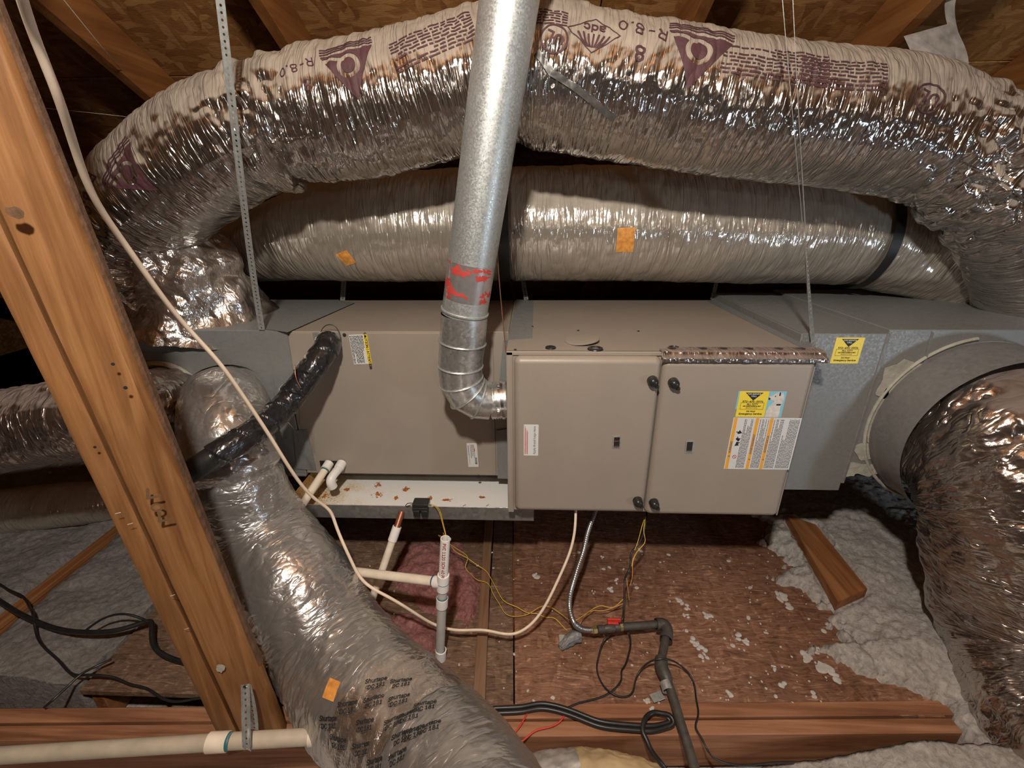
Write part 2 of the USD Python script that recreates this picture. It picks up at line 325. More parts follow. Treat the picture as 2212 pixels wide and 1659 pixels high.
# galvanised sheet: soft spangle
def galv(name, lo, hi, rough, scale, metal=.85):
    mat(name, {'g': ('geometry', {}), 'v': ('voronoi_texture', {'scale': scale}), 's': ('separate_color', {}), 'n': ('noise_texture', {'scale': 9, 'detail': 4}),
               'r': ('rgb_ramp', {'ramp': [(0, lo), (1, hi)]}), 'a': ('math', {'math_type': 'multiply_add', 'value2': .55}), 'nn': ('math', {'math_type': 'multiply', 'value2': .5}),
               'rr': ('map_range', {'from_min': 0, 'from_max': 1, 'to_min': rough * .8, 'to_max': rough * 1.3}), 'b': ('bump', {'strength': .4, 'distance': .0008}),
               'p': ('principled_bsdf', {'metallic': metal})},
        [('g.position', 'v.vector'), ('v.color', 's.color'), ('g.position', 'n.vector'), ('n.fac', 'nn.value1'), ('s.r', 'a.value1'), ('nn.value', 'a.value3'), ('a.value', 'r.fac'), ('r.color', 'p.base_color'),
         ('s.g', 'rr.value'), ('rr.result', 'p.roughness'), ('n.fac', 'b.height'), ('b.normal', 'p.normal')])
galv('galv_pipe', (.46, .49, .48), (.66, .69, .68), .42, 300, .75)
galv('galv_elbow', (.48, .48, .46), (.74, .75, .73), .30, 120)
galv('galv_sheet', (.215, .22, .212), (.25, .255, .245), .52, 200, .25)
galv('galv_sheet_dull', (.20, .197, .19), (.25, .245, .235), .55, 90, .3)
galv('pan_front', (.20, .195, .18), (.33, .32, .30), .42, 70, .6)
# rust-flecked pan floor
mat('pan_rusty', {'g': ('geometry', {}), 'sx': ('separate_xyz', {}), 'n': ('noise_texture', {'scale': 260, 'detail': 3}), 'n2': ('noise_texture', {'scale': 13, 'detail': 4}),
                  'mr': ('map_range', {'from_min': -.45, 'from_max': -.78, 'to_min': 0, 'to_max': .42, 'clamp': True}), 'a': ('math', {'math_type': 'multiply_add', 'value2': .55}), 'a2': ('math', {'math_type': 'add'}), 'h': ('math', {'math_type': 'multiply', 'value2': .45}),
                  'r': ('rgb_ramp', {'ramp': [(.62, (.80, .80, .77)), (.74, (.74, .66, .50)), (.88, (.50, .30, .10)), (1, (.30, .13, .03))]}), 'p': ('principled_bsdf', {'roughness': .45})},
    [('g.position', 'sx.vector'), ('sx.x', 'mr.value'), ('g.position', 'n.vector'), ('g.position', 'n2.vector'), ('n2.fac', 'h.value1'), ('n.fac', 'a.value1'), ('h.value', 'a.value3'), ('a.value', 'a2.value1'), ('mr.result', 'a2.value2'), ('a2.value', 'r.fac'), ('r.color', 'p.base_color')])
def fluff(name, c0, c1, c2, sc=1.0):
    mat(name, {'g': ('geometry', {}), 'n': ('noise_texture', {'scale': 60 * sc, 'detail': 8, 'roughness': .7, 'distortion': .6}), 'n2': ('noise_texture', {'scale': 5, 'detail': 3}),
               'r': ('rgb_ramp', {'ramp': [(.3, c0), (.52, c1), (.72, c2)]}), 'mu': ('mix', {'mix_type': 'multiply', 'fac': .5}), 'br': ('rgb_ramp', {'ramp': [(.3, (.78, .72, .70)), (.7, (1, 1, .98))]}),
               'b': ('bump', {'strength': 1, 'distance': .007}), 'p': ('principled_bsdf', {'roughness': .95, 'specular_ior_level': .1})},
        [('g.position', 'n.vector'), ('g.position', 'n2.vector'), ('n.fac', 'r.fac'), ('n2.fac', 'br.fac'), ('r.color', 'mu.color1'), ('br.color', 'mu.color2'), ('mu.color', 'p.base_color'), ('n.fac', 'b.height'), ('b.normal', 'p.normal')])
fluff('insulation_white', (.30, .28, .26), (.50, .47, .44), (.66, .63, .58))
fluff('insulation_shaded', (.17, .155, .145), (.27, .25, .235), (.37, .35, .325))  # darker copy of insulation_white, shade of the left side put into the colour
fluff('insulation_pink', (.20, .085, .075), (.36, .16, .145), (.46, .27, .24), 1.3)

# ------------------------------------------------------------------ the attic itself
def zr(Y): return 2.563 - .5 * (Y + 1.187)          # underside of the rafters
SL = math.atan(.5); U = np.array([0, math.cos(SL), -math.sin(SL)]); NN = np.array([0, math.sin(SL), math.cos(SL)])
RIDGE = np.array([0, -2.6, zr(-2.6)])
def slab(x0, x1, a0, a1, b0, b1, c=.002, Uv=U, Nv=NN, o=RIDGE):
    v, f = cbox(x0, x1, a0, a1, b0, b1, c)
    return o + v[:, :1] * [1, 0, 0] + v[:, 1:2] * Uv + v[:, 2:3] * Nv, f
roof = thing('ceiling', 'sloping roof of brown strand-board sheets on rafters', kind='structure')
for k in range(-7, 9):
    x = .0606 - .763 + .61 * k
    obj('rafter', slab(x, x + .038, 0, 7.6, 0, .14), 'rafter_wood', roof)
for j in range(6):
    off = (j % 2) * 1.22
    for i in range(-3, 3):
        x0 = i * 2.44 + off + .28
        obj('roof_panel', slab(x0, x0 + 2.436, j * 1.22 + .002, j * 1.22 + 1.218, .141, .153), 'osb_roof', roof)
U2 = np.array([0, -math.cos(SL), -math.sin(SL)]); N2 = np.array([0, -math.sin(SL), math.cos(SL)])
for i in range(-3, 3):
    for j in range(4):
        obj('roof_panel', slab(i * 2.44 + .28, i * 2.44 + 2.716, j * 1.22, j * 1.22 + 1.218, .141, .153, Uv=U2, Nv=N2), 'osb_roof', roof)
for s, n in ((-1, 'wall_left'), (1, 'wall_right')):
    g = Polygon([(-7.5, -.3), (4.6, -.3), (-2.6, zr(-2.6) + .16)])
    v, f = tri(trimesh.creation.extrude_polygon(g, .02, engine='earcut'))
    obj(n, (np.stack([s * 6.2 + v[:, 2], v[:, 0], v[:, 1]], 1), f), 'osb_roof', kind='structure', label='far gable end of the attic')

floor = thing('floor', 'strand-board attic walkway on ceiling joists', kind='structure')
BACK = 1.35
def board(x0, x1, y0, y1, z0, z1, m, name='floor_board', c=.0015): obj(name, cbox(x0, x1, y0, y1, z0, z1, c), m, floor)
def skewed(x0, x1, z0, z1, m, name='floor_board', y0=-.352, y1=BACK, k0=-.036, k1=-.036):
    q = [(x0, y0), (x1, y0), (x1 + k1 * (y1 - y0), y1), (x0 + k0 * (y1 - y0), y1)]; c = .0015
    obj(name, hull([(x, y, z0) for x, y in q] + [(x, y, z1 - c) for x, y in q] + [(x + c * (1 if i in (0, 3) else -1), y + c * (1 if i < 2 else -1), z1) for i, (x, y) in enumerate(q)]), m, floor)
skewed(.0305, 1.205, -.018, 0, 'osb_floor', k1=0)
skewed(-.056, .0265, -.021, -.003, 'osb_floor_old')
skewed(-1.24, -.060, -.020, -.002, 'osb_floor_old', k0=0)
skewed(-.088, -.053, -.0015, .017, 'furring_wood', 'furring_strip', y1=.62, k0=-.046, k1=-.050)
for x in (-3.0, -2.35, -1.735, -1.22, -.61, 0, .61, 1.19, 1.8, 2.4, 3.0):
    obj('joist', cbox(x - .019, x + .019, -.335, 3.6, -.16, -.019, .002), 'joist_wood', floor)
    if abs(x) > 1.5: obj('joist', cbox(x - .022, x + .022, -.335, 3.6, -.018, .002, .002), 'joist_wood', floor)
obj('ceiling_drywall', cbox(-3.2, 5, -1.0, 4.5, -.185, -.165, .001), 'insulation_white', floor)
obj('floor_board', cbox(-5, 5, -7, -1.12, -.10, -.08, .001), 'osb_dim', floor)  # unseen floor behind the camera, coloured dark to lower reflections and fill
# doubled beam across the front
beam = thing('doubled_floor_beam', 'long reddish wooden beam of two planks crossing the foreground below the gas pipe', 'beam', (-.1, -.40, -.14))
bR = _rz(.038)
def bm(x0, x1, y0, y1, z0, z1): return xf(cbox(x0, x1, y0, y1, z0, z1, .003), bR, (-.1, -.40, 0))
obj('plank', bm(-2.6, 1.335, .0035, .042, -.14, .002), 'beam_wood', beam)
obj('plank', bm(-2.6, 1.32, -.0385, -.0005, -.14, -.003), 'beam_wood', beam)

# loose-fill insulation
def field(x0, x1, y0, y1, st, fn):
    X, Y = np.meshgrid(np.arange(x0, x1, st), np.arange(y0, y1, st), indexing='ij'); Z = fn(X, Y); n, m = X.shape
    v = np.stack([X, Y, Z], -1).reshape(-1, 3); i, j = np.meshgrid(np.arange(n - 1), np.arange(m - 1), indexing='ij')
    q = np.stack([i * m + j, (i + 1) * m + j, (i + 1) * m + j + 1, i * m + j + 1], -1).reshape(-1, 4)
    keep = (Z.reshape(-1)[q] > -.125).any(1); q = q[keep]
    return v, np.vstack([q[:, [0, 1, 2]], q[:, [0, 2, 3]]])
def lumps(X, Y, s=0): return (fb(X * 6, Y * 6, 0 * X, seed=3 + s, o=3) - .5) * .045 + (fb(X * 42, Y * 42, 0 * X, seed=9 + s, o=3) - .5) * .015 + (nz(X * 110, Y * 110, 0 * X, seed=12 + s) - .5) * .008
edge_y = [-.40, -.323, -.28, -.255, -.21, -.165, -.152, -.05, .087, .275, .51, 1.5]
edge_x = [1.235, 1.215, 1.16, 1.10, 1.02, .99, 1.07, 1.095, 1.065, 1.045, 1.11, 1.12]
def right_h(X, Y):
    d = X - np.interp(Y, edge_y, edge_x) + (fb(X * 9, Y * 9, 0 * X, seed=21) - .5) * .26 + (fb(X * 38, Y * 38, 0 * X, seed=22) - .5) * .13
    h = np.where(d > 0, .012 + .05 * (1 - np.exp(-np.maximum(d, 0) / .12)), -.004 + d * .3) + lumps(X, Y) * np.clip(d * 6 + .35, 0, 1)
    h = np.where((Y < -.33), np.where(X > 1.24, h - .03, -.2), h)
    import shapely
    pk = Polygon([tuple(P(a, b, Z=.06)[:2]) for a, b in ((1700, 1112), (1762, 1133), (1874, 1272), (1810, 1300))]).buffer(.012)
    h = np.where(shapely.contains_xy(pk, X.ravel(), Y.ravel()).reshape(X.shape), np.minimum(h, .022), h)
    front = -.125 + lumps(X, Y, 5) + .17 * np.clip((X - .50) / .55, 0, 1)
    return np.where(Y < -.44, front, h)
obj('blown_insulation', field(.35, 3.4, -1.1, 2.6, .0085, right_h), 'insulation_white', smooth=True, label='fluffy grey-white insulation bed spilling onto the board at the right', cat='insulation', kind='stuff')
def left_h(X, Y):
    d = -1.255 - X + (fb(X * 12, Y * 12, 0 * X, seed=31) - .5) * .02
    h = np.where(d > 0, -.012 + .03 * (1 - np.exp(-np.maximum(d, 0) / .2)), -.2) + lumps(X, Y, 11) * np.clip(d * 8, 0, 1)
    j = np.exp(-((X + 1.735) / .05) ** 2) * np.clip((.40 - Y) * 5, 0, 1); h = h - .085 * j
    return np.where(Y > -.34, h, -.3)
obj('blown_insulation', field(-3.2, -1.22, -.36, 3.2, .012, left_h), 'insulation_shaded', smooth=True, label='fluffy grey-white insulation bed between joists at the left behind the post', cat='insulation', kind='stuff')
# pink batt heaps
def batt(name, poly, h, seed, label):
    pg = Polygon(poly); x0, y0, x1, y1 = pg.bounds
    def fn(X, Y):
        import shapely
        d = np.array(shapely.distance(pg.exterior, shapely.points(X.ravel(), Y.ravel()))).reshape(X.shape) * np.where(shapely.contains_xy(pg, X.ravel(), Y.ravel()).reshape(X.shape), 1, -1)
        d = d + (fb(X * 20, Y * 20, 0 * X, seed=seed) - .5) * .05
        return np.where(d > 0, .004 + h * (1 - np.exp(-np.maximum(d, 0) / .02)) + (fb(X * 26, Y * 26, 0 * X, seed=seed + 1) - .5) * h * 1.4, -.004 + d * .2 - .1 * (d < -.02))
    v, f = field(x0 - .02, x1 + .02, y0 - .02, y1 + .02, .006, fn)
    ok = (v[f][:, :, 2] > -.05).all(1); obj(name, (v, f[ok]), 'insulation_pink', smooth=True, label=label, cat='insulation', kind='stuff')
def floorpts(pts, z=0): return [tuple(P(a, b, Z=z)[:2]) for a, b in pts]
batt('pink_insulation', floorpts([(872, 1176), (1000, 1172), (1003, 1230), (1012, 1290), (960, 1330), (900, 1310), (850, 1245)]), .022, 41, 'pink fibreglass scrap behind the upright white pipe')
batt('pink_insulation', floorpts([(835, 1330), (900, 1325), (945, 1370), (942, 1400), (905, 1425), (850, 1405), (815, 1370)]), .03, 43, 'dusty red-pink fibreglass lump between the big silver duct and upright white pipe')
batt('pink_insulation', floorpts([(975, 1230), (1008, 1228), (1035, 1262), (1033, 1330), (1005, 1370), (985, 1300)]), .018, 47, 'torn pink fibreglass strip beside the furring strip')
# scraps of white fluff on the board
g = np.random.default_rng(5); bits = []
ico = trimesh.creation.icosphere(subdivisions=1)
def scrap(x, y, a, b, h, rot, sd):
    v = np.array(ico.vertices) * [a, b, h]; v = v * (.65 + .7 * fb(v[:, 0] * 90, v[:, 1] * 90, v[:, 2] * 90, seed=sd)[:, None]); v = v @ _rz(rot).T + [x, y, h * .3]; bits.append((v, np.array(ico.faces)))
big = [(1160, 1243, 12), (1318, 1272, 9), (1468, 1300, 10), (1485, 1312, 9), (1480, 1330, 8), (1530, 1333, 11), (1498, 1385, 12), (1510, 1400, 11), (1517, 1420, 9), (1600, 1378, 12), (1612, 1385, 8), (1578, 1500, 10), (1672, 1443, 7), (1690, 1480, 8), (1398, 1515, 9), (1408, 1532, 8), (1385, 1190, 8), (1315, 1225, 5), (1300, 1205, 5), (1250, 1195, 6), (1330, 1255, 6), (1283, 1280, 5), (1690, 1290, 18), (1705, 1310, 14), (1740, 1420, 16), (1775, 1440, 20), (1800, 1465, 18), (1760, 1400, 12)]
for k, (a, b, s) in enumerate(big):
    p = P(a, b, Z=0); q = s / 965 * 1.5
    for i in range(5): scrap(p[0] + g.normal(0, q * .35), p[1] + g.normal(0, q * .45), q * g.uniform(.25, .6), q * g.uniform(.25, .6), .0035, g.uniform(0, 6), 100 + k * 7 + i)
for k in range(330):
    px, py = g.uniform(1130, 1800), g.uniform(1195, 1520)
    if g.random() > .35 + .5 * (px - 1130) / 670: continue
    p = P(px, py, Z=0); q = g.uniform(.0009, .0034) * (1 + 1.4 * (g.random() < .1)); scrap(p[0], p[1], q * g.uniform(.6, 1.6), q, .002, g.uniform(0, 6), 900 + k)
for k in range(60):
    p = P(g.uniform(700, 1120), g.uniform(1190, 1520), Z=0); q = g.uniform(.001, .0045); scrap(p[0], p[1], q * g.uniform(.6, 1.6), q, .002, g.uniform(0, 6), 1900 + k)
obj('insulation_scraps', cat_(*bits), 'scrap_white', label='scattered white fluff scraps over the brown strand-board floor', cat='insulation scraps', kind='stuff')
# plank lying in the insulation at the right
pl = [P(a, b, Z=.06) for a, b in ((1700, 1112), (1762, 1133), (1874, 1272), (1810, 1300))]
lo = [p - [0, 0, .036] for p in pl]
obj('scrap_plank', hull(pl + lo), 'joist_wood', label='short bare plank half sunk in the insulation below the right sheet-metal box', cat='plank')

# ------------------------------------------------------------------ furnace
TOP, BOT, DEP, LEN = .925, .388, .729, .85
fur = thing('furnace', 'taupe gas furnace lying on its side with two front doors and warning stickers', 'furnace', (.425, .36, BOT))
def L_(x0, x1, y0, y1, z0, z1, c=.002): return cbox(x0, x1, y0, y1, z0, z1, c)
obj('cabinet', cat_(L_(0, LEN, .004, DEP, BOT, TOP), L_(0, .019, -.001, .01, BOT - .006, TOP - .001), L_(0, LEN, -.001, .01, TOP - .012, TOP), L_(LEN - .004, LEN + .001, -.004, .2, BOT, TOP)), 'paint', fur)
DY = -.019
d1 = obj('door', rbox(.0225, .4292, DY, .03, .398, .9135, .019, 18), 'paint', fur, smooth=35)
d2 = obj('door', rbox(.4322, .8445, DY, .03, .392, .9075, .019, 18), 'paint', fur, smooth=35)
def knob(px, py, door, lean=.3):
    p = P(px, py, Y=DY)
    prof = [(1e-4, .024), (.006, .0238), (.0112, .021), (.0136, .016), (.0142, .009), (.0142, .002), (.0150, 0)]
    v, f = lathe([(r, z) for r, z in prof][::-1], (p[0], DY, p[2]), d=(0, -1, 0), n=30)
    # finger wing of the quarter-turn latch
    w = xf(rbox(-.0045, .0045, -.0255, .0, -.0165, .0165, .004, 8), _ry(.9 + lean), (p[0], DY, p[2]))
    tip = xf(rbox(.004, .0165, -.020, .0, -.017, -.008, .0035, 8), None, (p[0], DY, p[2]))
    obj('latch_knob', cat_((v, f), tip), 'black_plastic', door, smooth=40)
for k, (a, b, d) in enumerate(((1409, 822, d1), (1454, 826, d2), (1377, 1081, d1), (1412, 1085, d2))): knob(a, b, d, .1 * k)
def sight(px, py, door, inside):
    p = P(px, py, Y=DY); x, z = p[0], p[2]
    ring = Polygon([(-.0085, -.017), (.0085, -.017), (.0085, .017), (-.0085, .017)]).buffer(.003, 6)
    hole = ring.buffer(-.0032)
    obj('sight_window', on_front(poly2d(ring.difference(hole), .0022), x, z, DY, .03), 'strap_metal', door)
    obj('sight_glass', on_front(poly2d(hole, .0008), x, z, DY - .0002, .03), 'black_plastic', door)
    b = [LineString([(-.0055, -.0145), (.0055, -.0145)]).buffer(.0025)]
    obj('window_clip', on_front(poly2d(unary_union(b), .003), x, z, DY, .03), 'steel', door)
    if inside: obj('seen_wire', on_front(poly2d(LineString([(-.006, .003), (.006, .005)]).buffer(.0008), .0012), x, z, DY - .0003), 'red_wire', door)
sight(1332, 955, d1, True); sight(1489, 965, d2, False)
# things set in the top
def top_ring(px, py, r, parent, w=.35):
    p = P(px, py, Z=TOP)
    obj('grommet', lathe([(r * w, .0005), (r * w, .003), (r * .6, .0055), (r * .92, .004), (r, 0)], (p[0], p[1], TOP), d=(0, 0, 1), n=32), 'black_rubber', parent, smooth=40)
    obj('hole_plug', lathe([(1e-4, .002), (r * w, .002)], (p[0], p[1], TOP), d=(0, 0, 1), n=24), 'dark_hole' if r < .016 else 'galv_sheet', parent)
top_ring(1189.5, 752, .0155, fur, .3); top_ring(1286, 754.5, .0225, fur, .5); top_ring(1456, 752.5, .0165, fur, .5)
p = P(1258, 737, Z=TOP + .004)
v, f = lathe([(1e-4, .0045), (.048, .0045), (.051, .003), (.051, 0), (1e-4, 0)], (0, 0, 0), d=(0, 0, 1), n=48)
obj('knockout_disc', xf((v, f), _ry(-.10), (p[0], p[1] + .01, TOP + .0045)), 'paint', fur, smooth=30)
for a, b in ((1113, 756), (1249, 714.5), (1379, 716), (1150, 706)):
    p = P(a, b, Z=TOP); obj('screw', lathe([(1e-4, .003), (.003, .0026), (.0042, 0)], (p[0], p[1], TOP), d=(0, 0, 1), n=12), 'dark_hole', fur)
# silver tape patch at the back left of the top, foil tape along the right-hand door top
a0, a1, a2, a3 = [P(*q, Z=TOP + .0004) for q in ((1097, 735), (1150, 731), (1152, 650), (1116, 647))]
obj('tape_patch', hull([a0, a1, a2, a3] + [q + [0, 0, .0012] for q in (a0, a1, a2, a3)]), 'galv_sheet', fur)
def crumple(x0, x1, w_of, seed, step=.004, amp=.004, along='x'):
    """crumpled tape strip folded over the door's top edge; w_of(x) -> list of (y, z) across"""
    xs = np.arange(x0, x1, step); rows = []
    for x in xs: rows.append([(x, y, z) for y, z in w_of(x)])
    A = np.array(rows); n, m = A.shape[:2]
    e = np.stack([fb(A[..., 0] * 90, A[..., 1] * 160, A[..., 2] * 160, seed=seed + k) - .5 for k in range(3)], -1); A = A + e * [.002, amp, amp] + [0, -amp * .5, amp * .5]
    i, j = np.meshgrid(np.arange(n - 1), np.arange(m - 1), indexing='ij')
    q = np.stack([i * m + j, (i + 1) * m + j, (i + 1) * m + j + 1, i * m + j + 1], -1).reshape(-1, 4)
    V = A.reshape(-1, 3); return (V, np.vstack([q[:, [0, 1, 2]], q[:, [0, 2, 3]]])), np.stack([V[:, 0], V[:, 1] + V[:, 2]], 1)
def across(x):
    back = .035 if x > .45 else .015
    yy = np.r_[np.linspace(back, -.012, 12), np.full(6, DY - .003)]; zz = np.r_[np.full(10, TOP + .003), TOP - .002, TOP - .008, np.linspace(TOP - .012, TOP - .024, 6)]
    return list(zip(yy, zz))
(m, uv) = crumple(.425, .868, across, 61)
ft = obj('foil_tape', m, 'foil_duct_dark', fur, smooth=True, uv=uv)
for k, x in enumerate((.46, .545, .60, .67, .75, .81)):
    rows = [LineString([(-.014 + .002 * i, .006 - .003 * i), (.012 - .003 * abs(i - 2), .0065 - .003 * i)]).buffer(.0006) for i in range(5)]
    v, f = place2d(poly2d(unary_union(rows)), 0, 0, .2)
    obj('tape_print', (np.stack([x + v[:, 0], .012 + v[:, 1] * 1.2, TOP + .0075 + v[:, 2]], 1), f), 'ink_black', ft)

# --- stickers
def quad_axes(c, Y):
    """centre, width, height of a sticker on a front plane from its four photograph corners TL TR BR BL"""
    q = [P(a, b, Y=Y)[[0, 2]] for a, b in c]; ctr = sum(q) / 4
    return ctr, (np.linalg.norm(q[1] - q[0]) + np.linalg.norm(q[2] - q[3])) / 2, (np.linalg.norm(q[3] - q[0]) + np.linalg.norm(q[2] - q[1])) / 2
def rect2d(x0, y0, x1, y1, d=.0004): return poly2d(sbox(x0, y0, x1, y1), d)
def service_sticker(ctr, w, h, Y, parent, rot=0, bear=False):
    """yellow FOR SERVICE CALL sticker; w, h of the yellow part"""
    put = lambda m, dx, dy, off: on_front(place2d(m, dx, dy, 0), ctr[0], ctr[1], Y - off, rot)
    st = obj('service_sticker', put(rect2d(-w / 2, -h / 2, w / 2, h / 2), 0, 0, 0), 'label_yellow', parent, label='yellow sticker reading FOR SERVICE CALL with a telephone number')
    tri_ = Polygon([(-w * .30, h * .445), (w * .30, h * .445), (0, h * .145)])
    obj('black_triangle', put(poly2d(tri_), 0, 0, .0004), 'ink_black', st)
    def t(s, y, tall, mt='ink_black', bold=True, off=.0005, maxw=.9):
        m = center2d(text2d(s, tall, bold)); ww = np.ptp(m[0][:, 0]); k = min(1, w * maxw / ww); put_ = place2d(m, 0, 0, 0, k, 1)
        return put(put_, 0, y * h, off)
    for m_ in (t('FOR SERVICE', .395, h * .052, maxw=.50, off=.0009), t('CALL', .315, h * .055, maxw=.22, off=.0009)): obj('lettering', m_, 'label_white', st)
    fr = sbox(-w * .40, -h * .20, w * .40, h * .06); ol = fr.difference(fr.buffer(-.0006))
    obj('lettering', cat_(t('972-495-5976', .105, h * .068, maxw=.74), t('ALL CITY', .0, h * .062, maxw=.62), t('AIR CONDITIONING & HEAT', -.075, h * .045, maxw=.62), t('MESQUITE TX 75150', -.145, h * .028, bold=False, maxw=.5), t('24 Hour', -.275, h * .06, maxw=.4), t('Emergency Service', -.385, h * .064, maxw=.86), put(poly2d(ol), 0, 0, .0004)), 'ink_black', st)
    return st, put
w_ = service_sticker(*(lambda q: (q[0], q[1], q[2]))(quad_axes(((1599, 845), (1663, 845), (1650, 900.5), (1588, 900.5)), DY)), DY, fur, 0, True)
(ctr, w, h) = quad_axes(((1599, 845), (1663, 845), (1650, 900.5), (1588, 900.5)), DY)
pic, put = None, w_[1]
x0 = w / 2 + .0006
obj('blue_edge', put(rect2d(-w / 2 - .004, -h * .2, -w / 2 - .0003, h / 2), 0, 0, -.0001), 'label_blue', fur)
pic = obj('bear_picture', put(rect2d(x0, -h / 2, x0 + w * .58, h / 2), 0, 0, -.0001), 'label_blue', fur, label='blue picture of a white bear beside the yellow sticker')
def bx_(pts): return Polygon([(x0 + a * w * .58, -h / 2 + b * h) for a, b in pts]).buffer(.0006)
body = bx_([(.02, 0), (.06, .25), (.16, .42), (.32, .54), (.42, .62), (.30, .66), (.12, .68), (-.02 + .04, .72), (.05, .78), (.22, .84), (.38, .92), (.52, .97), (.58, .92), (.72, .95), (.84, .88), (.90, .72), (.86, .55), (.80, .40), (.84, .2), (.80, 0)])
obj('bear', put(poly2d(body), 0, 0, .0004), 'bear_white', pic)
obj('bear_marks', put(poly2d(unary_union([bx_([(.02, .70), (.10, .68), (.10, .74), (.03, .76)]), bx_([(.60, .84), (.66, .84), (.64, .96), (.60, .93)]), bx_([(.36, .80), (.40, .80), (.39, .83)]), bx_([(.55, .47), (.78, .47), (.80, .51), (.58, .51)])])), 0, 0, .0008), 'ink_black', pic)
# tri-lingual warning label, print running upwards
(ctr, w, h) = quad_axes(((1587, 903), (1737, 902), (1700, 1015), (1561, 1012)), DY)
R90 = math.pi / 2
def rput(m, dx, dy, off, rot=R90): return on_front(place2d(m, dx, dy, rot), ctr[0], ctr[1], DY - off)
wl = obj('warning_label', rput(rect2d(-w / 2, -h / 2, w / 2, h / 2), 0, 0, 0, 0), 'label_white', fur, label='white warning label with three orange bands')
bars = [-.463, -.145, .065]
obj('orange_band', cat_(*[rput(rect2d(w * (b - .023), -h / 2 + .001, w * (b + .023), h / 2 - .001), 0, 0, .0004, 0) for b in bars]), 'label_orange', wl)
T = []
for b, s in zip(bars, ('WARNING', 'AVERTISSEMENT', 'ADVERTENCIA')):
    T.append(rput(center2d(text2d(s, w * .030, True)), w * b, h * (-.06 if s == 'WARNING' else .0), .0009))
    T.append(rput(poly2d(Polygon([(-.0028, -.0025), (.0028, -.0025), (0, .003)])), w * b, h * (-.24 if s == 'WARNING' else -.30), .0009))
for (u0, u1, rows, sd) in ((-.33, -.20, 7, 1), (-.105, .03, 8, 2), (.10, .25, 8, 3), (.27, .48, 11, 4)):
    T.append(rput(text_lines(h * .94, w * (u1 - u0), rows, sd, .5), w * (u0 + u1) / 2, 0, .0005))
obj('lettering', cat_(*T), 'ink_grey', wl)
ic = []
for k, yy in enumerate((-.02, .07, .20)):
    pg = unary_union([Point(0, .004 - .001 * k).buffer(.0032), Polygon([(-.006, -.006), (.006, -.005), (.002, .003), (-.003, .003)]), LineString([(-.004, -.004), (.006, .005)]).buffer(.0012)])
    ic.append(rput(poly2d(pg), -.375 * w, h * (yy + .02), .0005, k * 1.1))
obj('pictogram', cat_(*ic), 'ink_black', wl)
ring = Point(0, 0).buffer(.0058).difference(Point(0, 0).buffer(.0046)).union(LineString([(-.0035, -.0035), (.0035, .0035)]).buffer(.0006))
obj('pictogram', rput(poly2d(ring), -.375 * w, -h * .25, .0006), 'ink_red', wl)
# white logo-place label on the left door
(ctr, w, h) = quad_axes(((1132, 917), (1163, 917), (1163, 984), (1131, 984)), DY)
bl = obj('brand_label', rput(poly2d(sbox(-w / 2, -h / 2, w / 2, h / 2).buffer(-.002).buffer(.002)), 0, 0, 0, 0), 'label_white', fur, label='small white label with upward print on the left door')
obj('lettering', rput(center2d(text2d('Apply Brand Logo Here', w * .145)), w * .25, 0, .0005), 'ink_grey', bl)
for k, u in enumerate((-.42, -.37, -.29, -.24)): obj('lettering', rput(rect2d(-h * .45, -.0006, h * (.45 - .06 * k), .0006), w * u, 0, .0005), 'ink_red', bl)

# ------------------------------------------------------------------ cooling-coil cabinet
CY, CX0, CB = .208, -.759, .381
coil = thing('coil_cabinet', 'taupe coil cabinet left of the furnace, seen behind the metal vent elbow', 'air handler', (-.38, .46, CB))
obj('cabinet', L_(CX0, -.001, CY + .002, DEP, CB, TOP), 'paint', coil)
obj('front_panel', L_(CX0 + .004, -.052, CY - .002, CY + .01, CB + .004, TOP - .004), 'paint', coil)
def onC(px, py): return P(px, py, Y=CY - .003)
for nm, pts, m in (('tape_strip', ((1072, 930), (1098, 926), (1099, 1034), (1075, 1033)), 'galv_sheet'), ('tape_strip', ((1087, 735), (1096, 735), (1096, 830), (1078, 830)), 'galv_sheet'), ('tape_strip', ((634, 930), (664, 927), (684, 1016), (642, 1013)), 'galv_sheet')):
    q = [onC(*a) for a in pts]; obj(nm, hull(q + [a - [0, .0012, 0] for a in q]), m, coil)
for a, b in ((1034, 1029), (744, 723.5)):
    p = onC(a, b); obj('screw', lathe([(1e-4, .004), (.0045, .003), (.006, 0)], p, d=(0, -1, 0), n=14), 'dark_hole', coil)
p = onC(708, 738); obj('line_opening', cat_(*[xf(cbox(-.045, .045, -.002, .003, -.03, .03, .001), None, p)]), 'galv_sheet_dull', coil)
obj('opening_hole', lathe([(1e-4, .0005), (.036, .0005)], p + [0, -.003, 0], d=(0, -1, 0), n=24), 'dark_hole', coil)
# caution label, print running down
(ctr, w, h) = quad_axes(((756.5, 721), (797, 724), (800, 788), (761, 785)), CY - .003)
rC = lambda m, dx, dy, off, rot=-R90: on_front(place2d(place2d(m, dx, dy, rot), 0, 0, .04), ctr[0], ctr[1], CY - .003 - off)
cl = obj('caution_label', rC(rect2d(-w / 2, -h / 2, w / 2, h / 2), 0, 0, 0, 0), 'label_white', coil, label='white caution label with a yellow band')
obj('yellow_band', rC(rect2d(w * .29, -h / 2, w / 2, h / 2), 0, 0, .0004, 0), 'label_yellow', cl)
obj('lettering', cat_(rC(center2d(text2d('CAUTION / ATTENTION', w * .13, True)), w * .395, -h * .06, .0009), rC(poly2d(Polygon([(-.004, -.003), (.004, -.003), (0, .004)])), w * .395, h * .43, .0009), rC(text_lines(h * .93, w * .74, 12, 31, .5), -w * .11, 0, .0005)), 'ink_black', cl)
